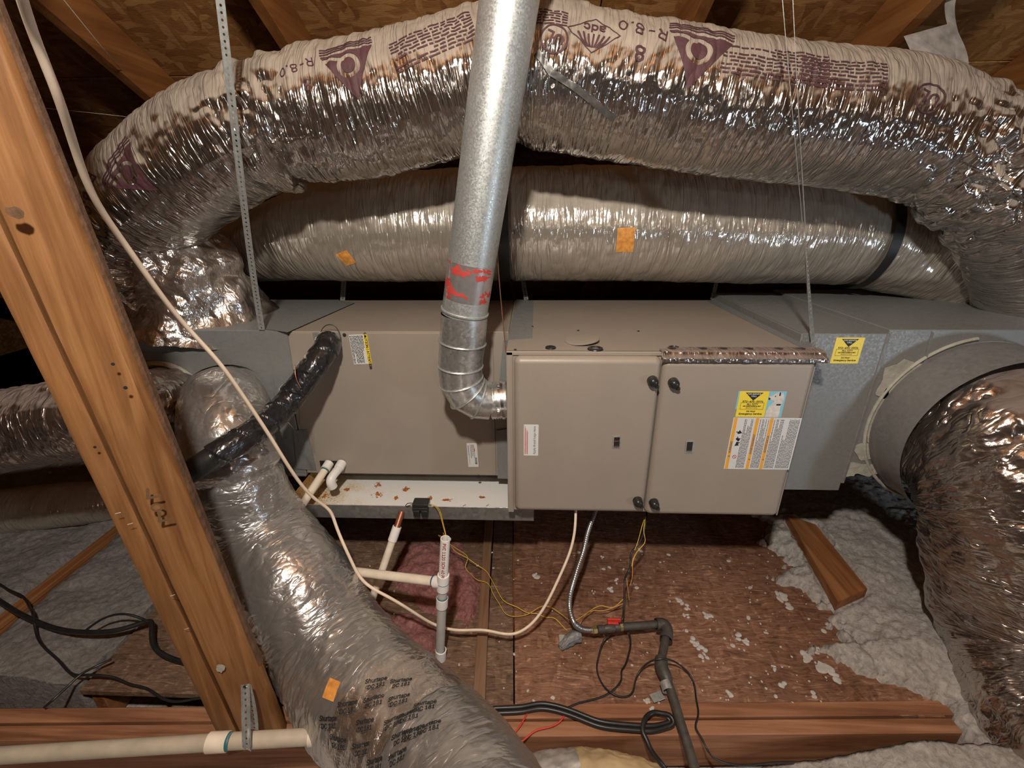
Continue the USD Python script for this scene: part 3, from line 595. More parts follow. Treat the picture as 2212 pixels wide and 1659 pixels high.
(ctr, w, h) = quad_axes(((1008.5, 957), (1031, 957), (1033, 1008), (1011, 1009)), CY - .003)
rC = lambda m, dx, dy, off, rot=-R90: on_front(place2d(place2d(m, dx, dy, rot), 0, 0, .03), ctr[0], ctr[1], CY - .003 - off)
wlb = obj('rating_label', rC(poly2d(sbox(-w / 2, -h / 2, w / 2, h / 2).buffer(-.002).buffer(.002)), 0, 0, 0, 0), 'label_white', coil, label='small white barcode label low on the panel')
g = np.random.default_rng(3); bars_ = [sbox(-h * .18 + k * .0016, -.004, -h * .18 + k * .0016 + g.uniform(.0004, .0012), .004) for k in range(18)]
for m_ in (rC(text_lines(h * .55, w * .42, 6, 33, .5), w * .02, h * .16, .0005), rC(text_lines(h * .8, w * .14, 2, 34, .5), -w * .36, 0, .0005)): obj('lettering', m_, 'ink_grey', wlb)
obj('barcode', rC(poly2d(unary_union(bars_)), w * .30, -h * .28, .0005), 'ink_grey', wlb)
obj('red_mark', rC(rect2d(-.006, -.0015, .006, .0015), w * .22, h * .22, .0006), 'ink_red', wlb)

# ------------------------------------------------------------------ sheet-metal boxes at both ends
PY_, PB, PT = .10, .413, .951
plr = thing('return_plenum', 'grey sheet-metal return box right of the furnace with a yellow service sticker', 'duct box', (1.9, .42, PB))
obj('transition', L_(LEN + .003, 1.098, PY_, DEP + .03, PB, PT), 'galv_sheet', plr)
obj('box', L_(1.104, 3.2, PY_ + .004, DEP + .04, .482, .962), 'galv_sheet', plr)
obj('joint', cat_(L_(1.096, 1.1065, PY_ - .003, DEP, PB + .03, PT), L_(.852, .858, PY_ - .006, DEP, PB + .02, PT)), 'galv_sheet_dull', plr)
obj('standing_seam', cat_(hull([P(a, b, Y=PY_ + .003) + o for a, b in ((2012, 718), (1990, 800)) for o in ([0, 0, 0], [.006, 0, 0], [.003, -.006, 0])])), 'galv_sheet_dull', plr)
def tape_on_top(pts, z, par, m='galv_sheet', name='tape_strip', h=.0015):
    q = [P(a, b, Z=z) for a, b in pts]; obj(name, hull(q + [a + [0, 0, h] for a in q]), m, par)
tape_on_top(((1527, 651), (1556, 643), (1760, 735), (1747, 759)), TOP + .0003, fur)
# sticker on it
(ctr, w, h) = quad_axes(((1806, 730), (1870, 728), (1852, 784), (1793, 786)), PY_)
service_sticker(ctr, w, h, PY_, plr)
# mastic smears round the round take-off
C0 = np.array([1.405, PY_ + .004, .66]); R0 = .268
def mastic_patch(pts, Y, par, seed):
    pg = Polygon([P(a, b, Y=Y)[[0, 2]] for a, b in pts]).buffer(.006).segmentize(.01)
    c = np.array(pg.exterior.coords); e = (fb(c[:, 0] * 40, c[:, 1] * 40, 0 * c[:, 0], seed=seed) - .5) * .02
    pg = Polygon(c + np.stack([e, -e], 1)).buffer(0); v, f = tri(poly2d(pg, .002)); obj('mastic', (np.stack([v[:, 0], Y - v[:, 2], v[:, 1]], 1), f), 'mastic', par)
mastic_patch(((1918, 800), (1950, 778), (1990, 790), (1930, 850), (1910, 860), (1895, 850)), PY_ + .003, plr, 71)
mastic_patch(((1905, 860), (1918, 845), (1900, 920), (1880, 955), (1878, 915)), PY_ + .003, plr, 72)
mastic_patch(((1845, 965), (1878, 960), (1880, 985), (1860, 990)), PY_ + .003, plr, 73)
mastic_patch(((1822, 1005), (1880, 1005), (1930, 1022), (1816, 1022)), PY_ + .003, plr, 74)
th = np.linspace(math.radians(100), math.radians(250), 60)
arc = [C0 + [(R0 + .012) * math.cos(t), -.001, (R0 + .012) * math.sin(t)] for t in th]
obj('mastic', wire(np.array(arc), .0055, 8), 'mastic', plr, smooth=True)
obj('duct_collar', lathe([(R0, 0), (R0, .05), (R0 - .004, .06), (R0 - .004, .15)], C0, d=(-.05, -1, -.02), n=64), 'galv_sheet_dull', plr, smooth=30)

pll = thing('supply_plenum', 'grey sheet-metal supply box at the left end of the coil cabinet', 'duct box', (-1.1, .46, CB))
obj('box', L_(-1.42, CX0 - .002, CY, DEP, CB, TOP + .003), 'galv_sheet', pll)
obj('bottom_flange', L_(-1.42, CX0 - .003, CY - .004, DEP, CB - .012, CB), 'galv_sheet_dull', pll)
(q,) = [[P(a, b, Z=TOP + .0042) for a, b in ((723, 649), (766, 654), (621, 718), (574, 711))]]
obj('tape_strip', hull(q + [a + [0, 0, .0015] for a in q]), 'galv_sheet', pll)
q = [P(a, b, Y=CY - .004) for a, b in ((573, 712), (621, 718), (632, 800), (645, 880), (604, 880), (590, 800))]
obj('tape_strip', hull(q + [a - [0, .0015, 0] for a in q]), 'galv_sheet', pll)

# ------------------------------------------------------------------ drain pan
pan = thing('drain_pan', 'white metal drain pan with rust spots under the coil cabinet', 'drain pan', (-.34, .40, .305))
PX0, PX1, PF, PZ0, PZ1 = -.765, .086, .05, .308, .361
obj('pan_floor', L_(PX0, PX1, PF + .002, .76, PZ0, PZ0 + .006, .001), 'pan_rusty', pan)
obj('front_lip', cat_(L_(PX0, PX1, PF, PF + .0025, PZ0, PZ1, .0008)), 'pan_front', pan)
obj('side_lip', L_(PX0, PX0 + .0025, PF, .76, PZ0, PZ1, .0008), 'pan_rusty', pan); obj('side_lip', L_(PX1 - .0025, PX1, PF, .76, PZ0, PZ1, .0008), 'pan_front', pan); obj('back_lip', L_(PX0, PX1, .7575, .76, PZ0, PZ1, .0008), 'pan_front', pan)
obj('support_rail', cat_(L_(-.72, -.02, .30, .33, PZ0 + .006, CB - .013, .002), L_(-.72, -.02, .62, .65, PZ0 + .006, CB - .013, .002)), 'galv_sheet_dull', pan)
g = np.random.default_rng(17)
def rust_spot(px, py, a, b, sd):
    p = P(px, py, Z=PZ0 + .0062); gg = np.random.default_rng(sd); pl_ = [Point(gg.normal(0, a), gg.normal(0, b)).buffer(abs(gg.normal(0, .0016)) + .0004) for _ in range(46)] + [Point(0, 0).buffer(a * .6)]
    v, f = tri(poly2d(unary_union(pl_), .0003)); obj('rust_spot', (np.stack([p[0] + v[:, 0], p[1] + v[:, 1], p[2] + v[:, 2]], 1), f), 'rust', pan)
for k, (a, b, c, d) in enumerate(((877, 1057, .007, .007), (816, 1048, .006, .007), (817, 1068, .009, .008), (750, 1057, .004, .004), (855, 1076, .003, .006), (930, 1076, .003, .005), (1042, 1074, .004, .002), (965, 1080, .007, .003), (702, 1070, .008, .008), (660, 1082, .007, .006))): rust_spot(a, b, c, d, 200 + k)
# straw bits fallen in
for a, b, c, d in ((957, 1078, 974, 1083), (1039, 1072, 1046, 1076), (1000, 1093, 1006, 1090), (1050, 1093, 1056, 1090)): obj('wood_sliver', wire([P(a, b, Z=PZ0 + .008), P(c, d, Z=PZ0 + .008)], .0008, 5), 'joist_wood', pan)

# ------------------------------------------------------------------ flexible ducts
def wrinkle(a_big, a_ring, a_fine, f_ring=26, seed=0, extra=None, spiral=0.0):
    def fn(S, th, r):
        c, s_ = np.cos(th), np.sin(th); q = S + spiral * th
        big = fb(S * 5, c * 1.3, s_ * 1.3, seed=seed, o=2) - .5
        ring = np.abs(fb(q * f_ring, c * 1.6, s_ * 1.6, seed=seed + 3, o=2) - .5) * 2          # long gathers round the skin
        ring2 = np.abs(nz(q * f_ring * 2.3, c * 2.6, s_ * 2.6, seed=seed + 5) - .5) * 2
        fine = fb(q * 95, c * 9, s_ * 9, seed=seed + 8, o=2) - .5
        mod = .35 + 1.3 * nz(S * 4, c * 1.5, s_ * 1.5, seed=seed + 13)
        d = a_big * big * 2 - mod * (a_ring * (1 - ring) ** 2 + a_ring * .5 * (1 - ring2) ** 2) + a_fine * fine * 2
        return d + (extra(S, th, r) if extra else 0)
    return fn
def Pl(l): return [P(a, b, **({'Y': y} if y is not None else {})) for a, b, y in l]
DUCT = {}
def duct(key, name, label, cat, tube, ds, n, m, loc, skin='jacket'):
    t = thing(name, label, cat, loc); (mm, uv) = tube.mesh(ds, n)
    obj(skin, mm, m, t, smooth=True, uv=uv); DUCT[key] = (t, tube); return t
# upper duct: from the supply box up, across over the furnace and down to the return box
up_pts = [np.array([-1.15, .40, .92])] + Pl([(338, 630, .39), (288, 545, .36), (300, 470, .32), (390, 382, .28), (500, 308, .25), (600, 268, .243), (760, 246, .243), (900, 216, .243), (1060, 176, .243), (1180, 174, .243), (1300, 192, .243), (1500, 226, .243), (1700, 252, .243), (1880, 272, .25), (2040, 318, .26), (2160, 410, .28), (2235, 540, .32), (2250, 660, .36)])
up_r = [.155, .165, .175, .178, .174, .172, .172, .174, .174, .176, .176, .175, .174, .172, .174, .174, .174, .172, .165]
Uref = Tube(up_pts, up_r)
s_fold, _ = Uref.find(P(610, 262, Y=.243)); s_sup, _ = Uref.find(P(1120, 168, Y=.243)); s_bot, _ = Uref.find(P(288, 545, Y=.36)); s_rb, _ = Uref.find(P(2000, 310, Y=.26))
def up_extra(S, th, r):
    lower = np.clip(-np.sin(th) + .1, 0, 1)
    f = -.040 * np.exp(-((S - s_fold) / .014) ** 2) * lower ** .7 + .020 * np.exp(-((S - s_fold + .05) / .035) ** 2) * lower
    f += -.020 * np.exp(-((S - s_sup) / .03) ** 2) * (.4 + .6 * lower) - .016 * np.exp(-((S - s_rb) / .03) ** 2) * np.clip(-np.sin(th) + .4, 0, 1)
    el = np.exp(-((S - s_bot) / .22) ** 2) + np.exp(-((S - s_rb - .15) / .20) ** 2) + .8 * np.exp(-((S - s_fold) / .12) ** 2)
    f += (el + .6 * np.exp(-((S - s_rb - .25) / .25) ** 2)) * (-.022 * (1 - np.abs(fb(S * 20 + th * .8, np.cos(th) * 2, np.sin(th) * 2, seed=77, o=2) - .5) * 2) ** 3 + .010 * (fb(S * 40, np.cos(th) * 5, np.sin(th) * 5, seed=78, o=2) - .5))
    return f
up = Tube(up_pts, up_r, disp=wrinkle(.006, .0055, .0014, 24, 100, up_extra))
up_t = duct('upper', 'flexible_duct', 'uppermost fat silver foil duct arching over the furnace with red-brown print on its dusty top', 'duct', up, .0045, 240, 'foil_duct', (.1, .24, 1.59), 'foil_jacket')
# crumpled foil collar where it lands on the supply box
def collar_extra(S, th, r): return .022 * np.sin(th * 5 + S * 30) * np.clip((.20 - S) / .20, 0, 1) + .05 * np.clip((.06 - S) / .06, 0, 1) + .022 * (fb(S * 22, np.cos(th) * 4, np.sin(th) * 4, seed=155, o=3) - .5) - .014 * np.exp(-((S - .11) / .02) ** 2)
colt = Tube([(-1.13, .40, .93), (-1.12, .39, 1.00), (-1.14, .385, 1.08), (-1.18, .38, 1.17)], [.215, .198, .190, .172], ref=(0, -1, 0), disp=wrinkle(.016, .016, .005, 14, 150, collar_extra))
(mm, uv) = colt.mesh(.005, 200); obj('foil_collar', mm, 'foil_tape', up_t, smooth=True, uv=uv, label='crumpled foil collar')
# lower duct behind it
lo_pts = Pl([(470, 560, .80), (560, 538, .74), (660, 512, .68), (760, 500, .64), (900, 492, .64), (1100, 487, .64), (1300, 486, .64), (1500, 492, .64), (1700, 500, .64), (1850, 507, .64), (2000, 535, .62), (2130, 575, .58), (2260, 640, .54)])
lo_r = [.11, .14, .175, .195, .208, .211, .211, .207, .200, .192, .19, .19, .18]
Lref = Tube(lo_pts, lo_r); sA, _ = Lref.find(P(1092, 500, Y=.64)); sB, _ = Lref.find(P(1858, 507, Y=.64))
def lo_extra(S, th, r): return -.012 * np.exp(-((S - sA) / .022) ** 2) - .010 * np.exp(-((S - sB) / .025) ** 2) + np.clip((S - sB) / .2, 0, 1) * .022 * (fb(S * 9, np.cos(th) * 3, np.sin(th) * 3, seed=161, o=2) - .5)
lo_ = Tube(lo_pts, lo_r, disp=wrinkle(.005, .0045, .0010, 17, 200, lo_extra))
lo_t = duct('lower', 'flexible_duct', 'straight beige-silver foil duct lying just above the furnace top with black support straps', 'duct', lo_, .005, 220, 'foil_duct_beige', (.3, .64, 1.24), 'foil_jacket')
def band(tube, s, w, off, m, par, name, twist=0.0, n=160, lab=None):
    th = np.linspace(0, 2 * np.pi, n + 1); ss = np.linspace(-w / 2, w / 2, 7); SS, TH = np.meshgrid(ss, th, indexing='ij')
    r0 = tube.r[int(np.argmin(abs(tube.s - s)))]
    sm = tube.disp; tube.disp = lambda S, t, r: .006 * (fb(S * 4, np.cos(t) * 2, np.sin(t) * 2, seed=8, o=2) - .5)
    V = []
    for o in (off, off + .0022): V.append(tube.surf(s + SS + twist * np.sin(TH), TH, o))
    tube.disp = sm; k = V[0].shape; A = np.concatenate([V[0], V[1][::-1]], 0); A = np.concatenate([A, A[:1]], 0)
    i, j = np.meshgrid(np.arange(A.shape[0] - 1), np.arange(n), indexing='ij'); w_ = n + 1
    q = np.stack([i * w_ + j, (i + 1) * w_ + j, (i + 1) * w_ + j + 1, i * w_ + j + 1], -1).reshape(-1, 4)
    obj(name, trimesh.Trimesh(A.reshape(-1, 3), np.vstack([q[:, [0, 1, 2]], q[:, [0, 2, 3]]]), process=False), m, par, smooth=40, label=lab)
band(lo_, sA, .042, .000, 'black_rubber', lo_t, 'support_strap'); band(lo_, sB, .036, .004, 'black_rubber', lo_t, 'support_strap', -.02)

def on_duct(tube, m, s, th, rot=0, off=.0012, edge=.006):
    """flat lettering laid on a duct skin; rot = 0 reads along +s with its top towards growing theta"""
    v, f = place2d(m, 0, 0, rot)
    t = trimesh.Trimesh(v, f, process=False); v, f = trimesh.remesh.subdivide_to_size(v, f, edge, max_iter=12)
    r = np.interp(s, tube.s, tube.r)
    return tube.surf(s + v[:, 0], th + v[:, 1] / r, off + v[:, 2]), f
def sticker_patch(tube, px, py, w, h, rot, m, par, name, lab=None):
    s, th = tube.hit(px, py); a = max(2, int(w / .004)); b = max(2, int(h / .004))
    gx, gy = np.meshgrid(np.linspace(-w / 2, w / 2, a), np.linspace(-h / 2, h / 2, b), indexing='ij')
    v = np.stack([gx, gy], -1).reshape(-1, 2) @ np.array([[math.cos(rot), math.sin(rot)], [-math.sin(rot), math.cos(rot)]])
    r = np.interp(s, tube.s, tube.r); V = tube.surf(s + v[:, 0], th + v[:, 1] / r, .0018)
    i, j = np.meshgrid(np.arange(a - 1), np.arange(b - 1), indexing='ij'); q = np.stack([i * b + j, (i + 1) * b + j, (i + 1) * b + j + 1, i * b + j + 1], -1).reshape(-1, 4)
    return obj(name, (V, np.vstack([q[:, [0, 1, 2]], q[:, [0, 2, 3]]])), m, par, smooth=True, label=lab)
sticker_patch(lo_, 1355, 521, .060, .085, .06, 'orange_sticker', lo_t, 'orange_sticker', 'small square orange sticker')
sticker_patch(lo_, 742, 560, .042, .055, .35, 'orange_sticker', lo_t, 'orange_sticker', 'torn orange sticker')
# --- print on the upper duct (reads from the far side, so it stands on its head here)
def up_print(m, px, py, rot=math.pi, mt='ink_purple', name='printed_mark', ds=0, dth=0):
    s, th = up.hit(px, py); obj(name, on_duct(up, m, s + ds, th + dth, rot), mt, up_t)
def q_logo(k=1.0):
    tri_ = Polygon([(-.075, -.04), (.075, -.04), (0, .085)]).buffer(.002)
    ringq = Point(0, .0).buffer(.033).difference(Point(0, 0).buffer(.021)); tail = LineString([(.012, -.020), (.050, -.030), (.085, -.022)]).buffer(.006)
    top = unary_union([LineString([(-.078, -.05 - .009 * i), (0, -.056 - .009 * i), (.078, -.05 - .009 * i)]).buffer(.0022) for i in range(3)])
    from shapely import affinity
    return place2d(poly2d(affinity.scale(unary_union([tri_.difference(ringq).difference(tail), top]), k, k, origin=(0, 0))), 0, 0, 0)
def r80(h=.03): return center2d(text2d('R-8.0', h))
def ul_(r=.032):
    return cat_(poly2d(Point(0, 0).buffer(r).difference(Point(0, 0).buffer(r * .87))), place2d(center2d(text2d('UL', r * .75, True)), 0, 0, -.35))
def adc():
    dia = Polygon([(-.062, 0), (0, -.042), (.062, 0), (0, .05)]); arcs = unary_union([LineString([(-.036 + .012 * i, .006), (-.026 + .0088 * i, .022), (-.014 + .0047 * i, .034)]).buffer(.0022) for i in range(7)])
    return cat_(poly2d(dia.difference(dia.buffer(-.002))), poly2d(unary_union([arcs])), place2d(center2d(text2d('adc', .022, True)), 0, -.012))
up_print(q_logo(.9), 745, 128, math.pi + .1); up_print(r80(.024), 632, 138, math.pi + .25); up_print(center2d(text2d('8', .026)), 655, 178, math.pi + .1)
up_print(ul_(), 1195, 70); up_print(adc(), 1290, 62, math.pi); up_print(r80(.032), 1390, 55, math.pi - .1); up_print(center2d(text2d('8', .034, True)), 1393, 108)
up_print(q_logo(1.0), 1512, 100, math.pi - .1); up_print(text_lines(.26, .085, 9, 81, .42, .0004), 1680, 130); up_print(text_lines(.20, .075, 8, 82, .42, .0004), 1830, 150)
up_print(ul_(.036), 2020, 210, math.pi); up_print(text_lines(.20, .085, 9, 83, .42, .0004), 930, 75, math.pi + .15); up_print(q_logo(.95), 268, 365, math.pi + .5); up_print(text_lines(.10, .05, 6, 84, .42, .0004), 1170, 25)
up_print(center2d(text2d('R-8.0', .03)), 180, 410, math.pi + .6)

# narrow dark strip lying slantwise over it just right of the vent pipe
hh = [up.hit(*q) for q in ((1152, 106), (1190, 146), (1232, 190), (1280, 230), (1330, 262))]
s0_, t0_ = hh[0]; ls_ = LineString([(a - s0_, (b - t0_) * .176) for a, b in hh]).buffer(.0075, cap_style='flat')
obj('support_strap', on_duct(up, poly2d(ls_, .0015), s0_, t0_, 0, .0022, .005), 'strip_dark', up_t, smooth=True)

# the big dark duct dropping from the return box at the right
rd_pts = [C0 + [0, .0, 0], C0 + [.01, -.10, -.01], C0 + [.03, -.20, -.07], np.array([1.47, -.17, .42]), np.array([1.52, -.22, .20]), np.array([1.50, -.38, .08]), np.array([1.48, -.62, .06]), np.array([1.46, -.95, .05])]
rd_r = [.245, .255, .262, .262, .258, .25, .24, .24]
rd = Tube(rd_pts, rd_r, ref=(-1, 0, 0), disp=wrinkle(.012, .013, .003, 15, 300, lambda S, th, r: .014 * (fb(S * 14, np.cos(th) * 4, np.sin(th) * 4, seed=310, o=3) - .5)))
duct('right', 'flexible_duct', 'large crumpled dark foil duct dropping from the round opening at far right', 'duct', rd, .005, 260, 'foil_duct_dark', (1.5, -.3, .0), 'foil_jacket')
# grey duct crossing in front, from the supply box to the lower edge of the photograph
fd_pts = Pl([(492, 880, .20), (487, 885, .06), (492, 940, -.01)]) + Pl([(512, 1040, -.05), (560, 1150, -.075), (636, 1262, -.18), (705, 1375, -.26), (800, 1505, -.42), (930, 1640, -.575), (1020, 1765, -.70), (1090, 1930, -.82)])
fd_r = [.125, .128, .130, .137, .15, .160, .165, .165, .160, .155, .15]
Fref = Tube(fd_pts, fd_r, ref=(-1, 0, 0)); sj, _ = Fref.find(P(505, 1015, Y=-.04)); st_, _ = Fref.find(P(760, 1450, Y=-.36))
def fd_extra(S, th, r): return -.010 * np.exp(-((S - sj) / .012) ** 2) + .006 * np.exp(-((S - sj + .03) / .02) ** 2) + .012 * np.exp(-((S - st_) / .10) ** 2) * (fb(S * 30, np.cos(th) * 5, np.sin(th) * 5, seed=405, o=2) - .5)
fd = Tube(fd_pts, fd_r, ref=(-1, 0, 0), disp=wrinkle(.006, .0045, .0012, 19, 400, fd_extra, .02))
fd_t = duct('front', 'flexible_duct', 'smooth grey-silver duct running down past the wooden post with a patch of printed foil tape', 'duct', fd, .0045, 220, 'jacket_grey', (-.4, -.2, .0))
# printed tape wrapped on it
def tape_wrap(tube, s0, s1, th0, th1, m, par, name, off=.0016, n=70, k=40, uvs=True, lab=None, ragged=.012, seed=3):
    a, b = np.meshgrid(np.linspace(0, 1, k), np.linspace(0, 1, n), indexing='ij')
    rg = (fb(b * 9, b * 0, b * 0, seed=seed) - .5) * 2 * ragged; S = s0 + (s1 - s0) * a + rg * (2 * a - 1) + .05 * (b - .5) * .6; TH = th0 + (th1 - th0) * b + (fb(a * 7, a * 0 + 4, a * 0, seed=seed) - .5) * .3 * (2 * b - 1)
    V = tube.surf(S, TH, off) ; V = V.reshape(-1, 3)
    i, j = np.meshgrid(np.arange(k - 1), np.arange(n - 1), indexing='ij'); q = np.stack([i * n + j, (i + 1) * n + j, (i + 1) * n + j + 1, i * n + j + 1], -1).reshape(-1, 4)
    return obj(name, (V, np.vstack([q[:, [0, 1, 2]], q[:, [0, 2, 3]]])), m, par, smooth=True, uv=np.stack([S, TH * .16], -1).reshape(-1, 2), label=lab)
sT, tT = fd.hit(800, 1520)
tp = tape_wrap(fd, sT - .085, sT + .10, tT - 1.25, tT + 1.15, 'foil_tape', fd_t, 'foil_tape', lab='foil tape printed with its name')
ms = []
spots = [(810, 1467, 0), (858, 1500, 0), (795, 1515, 1), (840, 1560, 1), (880, 1535, 0), (700, 1562, 1), (775, 1570, 0), (920, 1560, 2), (885, 1578, 0), (770, 1620, 0), (850, 1628, 2), (855, 1590, 2), (740, 1530, 0), (910, 1515, 2), (800, 1645, 0), (720, 1610, 2), (865, 1465, 2)]
for a, b, k in spots:
    try: s, th = fd.hit(a, b)
    except Exception: continue
    m1 = place2d(center2d(text2d('Shurtape', .0095, True)), 0, .0065); m2 = place2d(center2d(text2d('DC 181', .0090, True)), .004, -.0065)
    blk = cat_(m1, m2, place2d(poly2d(Point(0, 0).buffer(.0036).difference(Point(0, 0).buffer(.0027))), -.020, -.006), place2d(rect2d(-.012, -.0003, .012, .0003), .003, -.0135)) if k < 2 else cat_(m1, place2d(m2, 0, 0))
    # upright for the viewer: turn the print so that its top follows the picture's up direction
    c, N, B, r = fd.at(np.array([s])); p0 = fd.surf(s, th); e1 = fd.surf(s + .01, th) - p0; e2 = fd.surf(s, th + .06) - p0; e1 /= np.linalg.norm(e1); e2 /= np.linalg.norm(e2)
    rt = ROT[:, 0] + .10 * ROT[:, 2]; rot = math.atan2(rt @ e2, rt @ e1)
    mir = np.dot(np.cross(e1, e2), EYE - p0) < 0
    if mir: blk = place2d(blk, 0, 0, 0, 1, -1); 
    vv, ff = on_duct(fd, blk, s, th, rot, .0028); ms.append((vv, ff))
obj('tape_print', cat_(*ms), 'ink_black', tp)
sticker_patch(fd, 708, 1487, .035, .04, .3, 'orange_sticker', fd_t, 'orange_sticker', 'torn orange sticker')
obj('collar_sleeve', (lambda t: t.mesh(.006, 120)[0])(Tube([P(495, 880, Y=CY), P(492, 880, Y=.12)], .142, disp=lambda S, th, r: .004 * (fb(S * 40, np.cos(th) * 3, np.sin(th) * 3, seed=7) - .5))), 'galv_sheet_dull', fd_t, smooth=True)
# duct leaving to the left behind the post, and an older one below it
ld_pts = [P(365, 865, Y=CY), P(350, 868, Y=.10), P(290, 885, Y=.0), P(170, 905, Y=-.03), P(0, 932, Y=-.04), P(-220, 965, Y=-.06), P(-500, 990, Y=-.06)]
ld = Tube(ld_pts, [.115, .120, .128, .132, .132, .13, .13], ref=(0, -1, 0), disp=wrinkle(.007, .008, .002, 22, 500))
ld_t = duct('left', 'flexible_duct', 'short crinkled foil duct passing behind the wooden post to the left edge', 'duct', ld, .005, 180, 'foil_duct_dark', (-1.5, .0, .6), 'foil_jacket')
c0 = P(365, 865, Y=CY - .004); th = np.linspace(0, 2 * np.pi, 61)
obj('mastic_ring', wire(np.array([c0 + [.137 * math.cos(t), -.004, .137 * math.sin(t)] for t in th]), .012, 8), 'mastic', ld_t, smooth=True)
bd_pts = [P(330, 1060, Y=.50), P(230, 1080, Y=.42), P(100, 1095, Y=.36), P(0, 1106, Y=.33), P(-250, 1120, Y=.30), P(-600, 1130, Y=.30)]
bd = Tube(bd_pts, [.085, .095, .10, .10, .10, .10], ref=(0, -1, 0), disp=wrinkle(.004, .003, .001, 10, 600))
duct('old', 'flexible_duct', 'dim smooth dark duct below the crinkled foil duct at the left edge', 'duct', bd, .006, 120, 'foil_duct_beige', (-1.9, .35, .42))

# ------------------------------------------------------------------ vent pipe and elbow
VR = .0635
vp = thing('vent_pipe', 'round galvanised vent pipe with an elbow into the left side of the furnace', 'vent pipe', (-.12, .05, .74))
vA, vB = P(1003, 680, Y=.042), P(1112, -80, Y=-.014)
dv = (vB - vA) / np.linalg.norm(vB - vA); vTop = vA + dv * ((2.45 - vA[2]) / dv[2])
obj('straight_pipe', pipe(vA, vTop, VR, n=72), 'galv_pipe', vp, smooth=30)
# elbow of four gores
def ring_(a, r, d): return lathe([(r, -.004), (r + .0035, -.002), (r + .0035, .002), (r, .004)], a, d=d, n=56)
cC = P(1096, 863, Y=.070); cC[0] = .0
wp = [vA - dv * .0, P(999, 738, Y=.043), P(994, 788, Y=.046), P(996, 822, Y=.050), P(1010, 848, Y=.056), P(1033, 862, Y=.062), P(1060, 866, Y=.068)]
wr = [VR + .002, VR + .002, VR + .001, VR, VR - .001, VR - .003, .0585]
for i in range(len(wp) - 1):
    t = Tube([wp[i], (wp[i] + wp[i + 1]) / 2, wp[i + 1]], [wr[i], (wr[i] + wr[i + 1]) / 2, wr[i + 1]], ref=(0, -1, 0))
    # mitre the gore: ends share the bisecting plane of the joint
    def mitre(v, j):
        a = wp[j] - wp[j - 1] if j > 0 else wp[1] - wp[0]; b = wp[j + 1] - wp[j] if j < len(wp) - 1 else a
        a = a / np.linalg.norm(a); b = b / np.linalg.norm(b); nrm = a + b; nrm /= np.linalg.norm(nrm); return nrm
    th = np.linspace(0, 2 * np.pi, 73)[:-1]; ax = wp[i + 1] - wp[i]; ax /= np.linalg.norm(ax); N = np.array([0, -1.0, 0]); N -= (N @ ax) * ax; N /= np.linalg.norm(N); B = np.cross(N, ax)
    rows = []
    for j, r in ((i, wr[i]), (i + 1, wr[i + 1])):
        nrm = mitre(None, j); ringp = r * (np.cos(th)[:, None] * N + np.sin(th)[:, None] * B); rows.append(wp[j] + ringp - ((ringp @ nrm) / (ax @ nrm))[:, None] * ax)
    A = np.array([rows[0], rows[0] * .5 + rows[1] * .5, rows[1]]).reshape(-1, 3); n = 72
    ii, jj = np.meshgrid(np.arange(2), np.arange(n), indexing='ij'); j2 = (jj + 1) % n
    q = np.stack([ii * n + jj, (ii + 1) * n + jj, (ii + 1) * n + j2, ii * n + j2], -1).reshape(-1, 4)
    obj('elbow_gore', (A, np.vstack([q[:, [0, 1, 2]], q[:, [0, 2, 3]]])), 'galv_elbow', vp, smooth=30)
    if i > 0:
        nrm = mitre(None, i); N2_ = N; ringp = (wr[i] + .0015) * (np.cos(np.append(th, th[0]))[:, None] * N + np.sin(np.append(th, th[0]))[:, None] * B); rp = wp[i] + ringp - ((ringp @ nrm) / (ax @ nrm))[:, None] * ax
        obj('joint_bead', wire(rp, .0026, 8), 'galv_pipe', vp, smooth=True)
obj('joint_bead', ring_(vA + dv * .012, VR, dv), 'galv_pipe', vp, smooth=30)
L = float(np.linalg.norm(cC - wp[-1])); k = int(L / .0075); prof = []
for i in range(k): prof += [(.0555, i * L / k), (.0590, (i + .5) * L / k)]
obj('crimped_collar', lathe(prof + [(.0555, L)], wp[-1], cC, n=56), 'galv_elbow', vp, smooth=True)
obj('band_clamp', lathe([(.0585, L * .62), (.0605, L * .63), (.0605, L * .78), (.0585, L * .79)], wp[-1], cC, n=48), 'steel', vp, smooth=30)
for a, b in ((1077, 834), (1077, 889)):
    p = P(a, b, Y=.012); obj('clamp_screw', rbox(p[0] - .006, p[0] + .006, p[1] - .008, p[1] + .004, p[2] - .004, p[2] + .004, .003, 6), 'steel', vp)
# torn red and silver label round the pipe
def on_pipe(poly, off):
    v, f = tri(poly2d(poly, .0003)); v, f = trimesh.remesh.subdivide_to_size(v, f, .008, max_iter=10)
    c = P(1012, 603, Y=.035); N = np.array([0, -1.0, 0]); N -= (N @ dv) * dv; N /= np.linalg.norm(N); X = np.cross(dv, N); X = X if X[0] > 0 else -X
    base = vA + dv * ((c - vA) @ dv); t = v[:, 0] / VR; r = VR + off + v[:, 2]
    return base + v[:, 1:2] * dv + (r * np.sin(t))[:, None] * X + (r * np.cos(t))[:, None] * N, f
vl = obj('vent_label', on_pipe(sbox(-.078, -.050, .085, .048), .0006), 'label_silver', vp, label='torn silver label with scraps of red print')
g = np.random.default_rng(9); red = []
for (x0, x1, y0, y1) in ((-.075, .082, .030, .044), (-.055, -.005, .022, .034), (-.072, .0, -.045, -.024), (-.07, -.045, -.025, .0), (.045, .08, -.046, -.020), (.03, .05, .018, .024)):
    for k in range(12): cx, cy = g.uniform(x0, x1), g.uniform(y0, y1); red.append(Polygon([(cx + g.normal(0, .008), cy + g.normal(0, .005)) for _ in range(5)]).convex_hull)
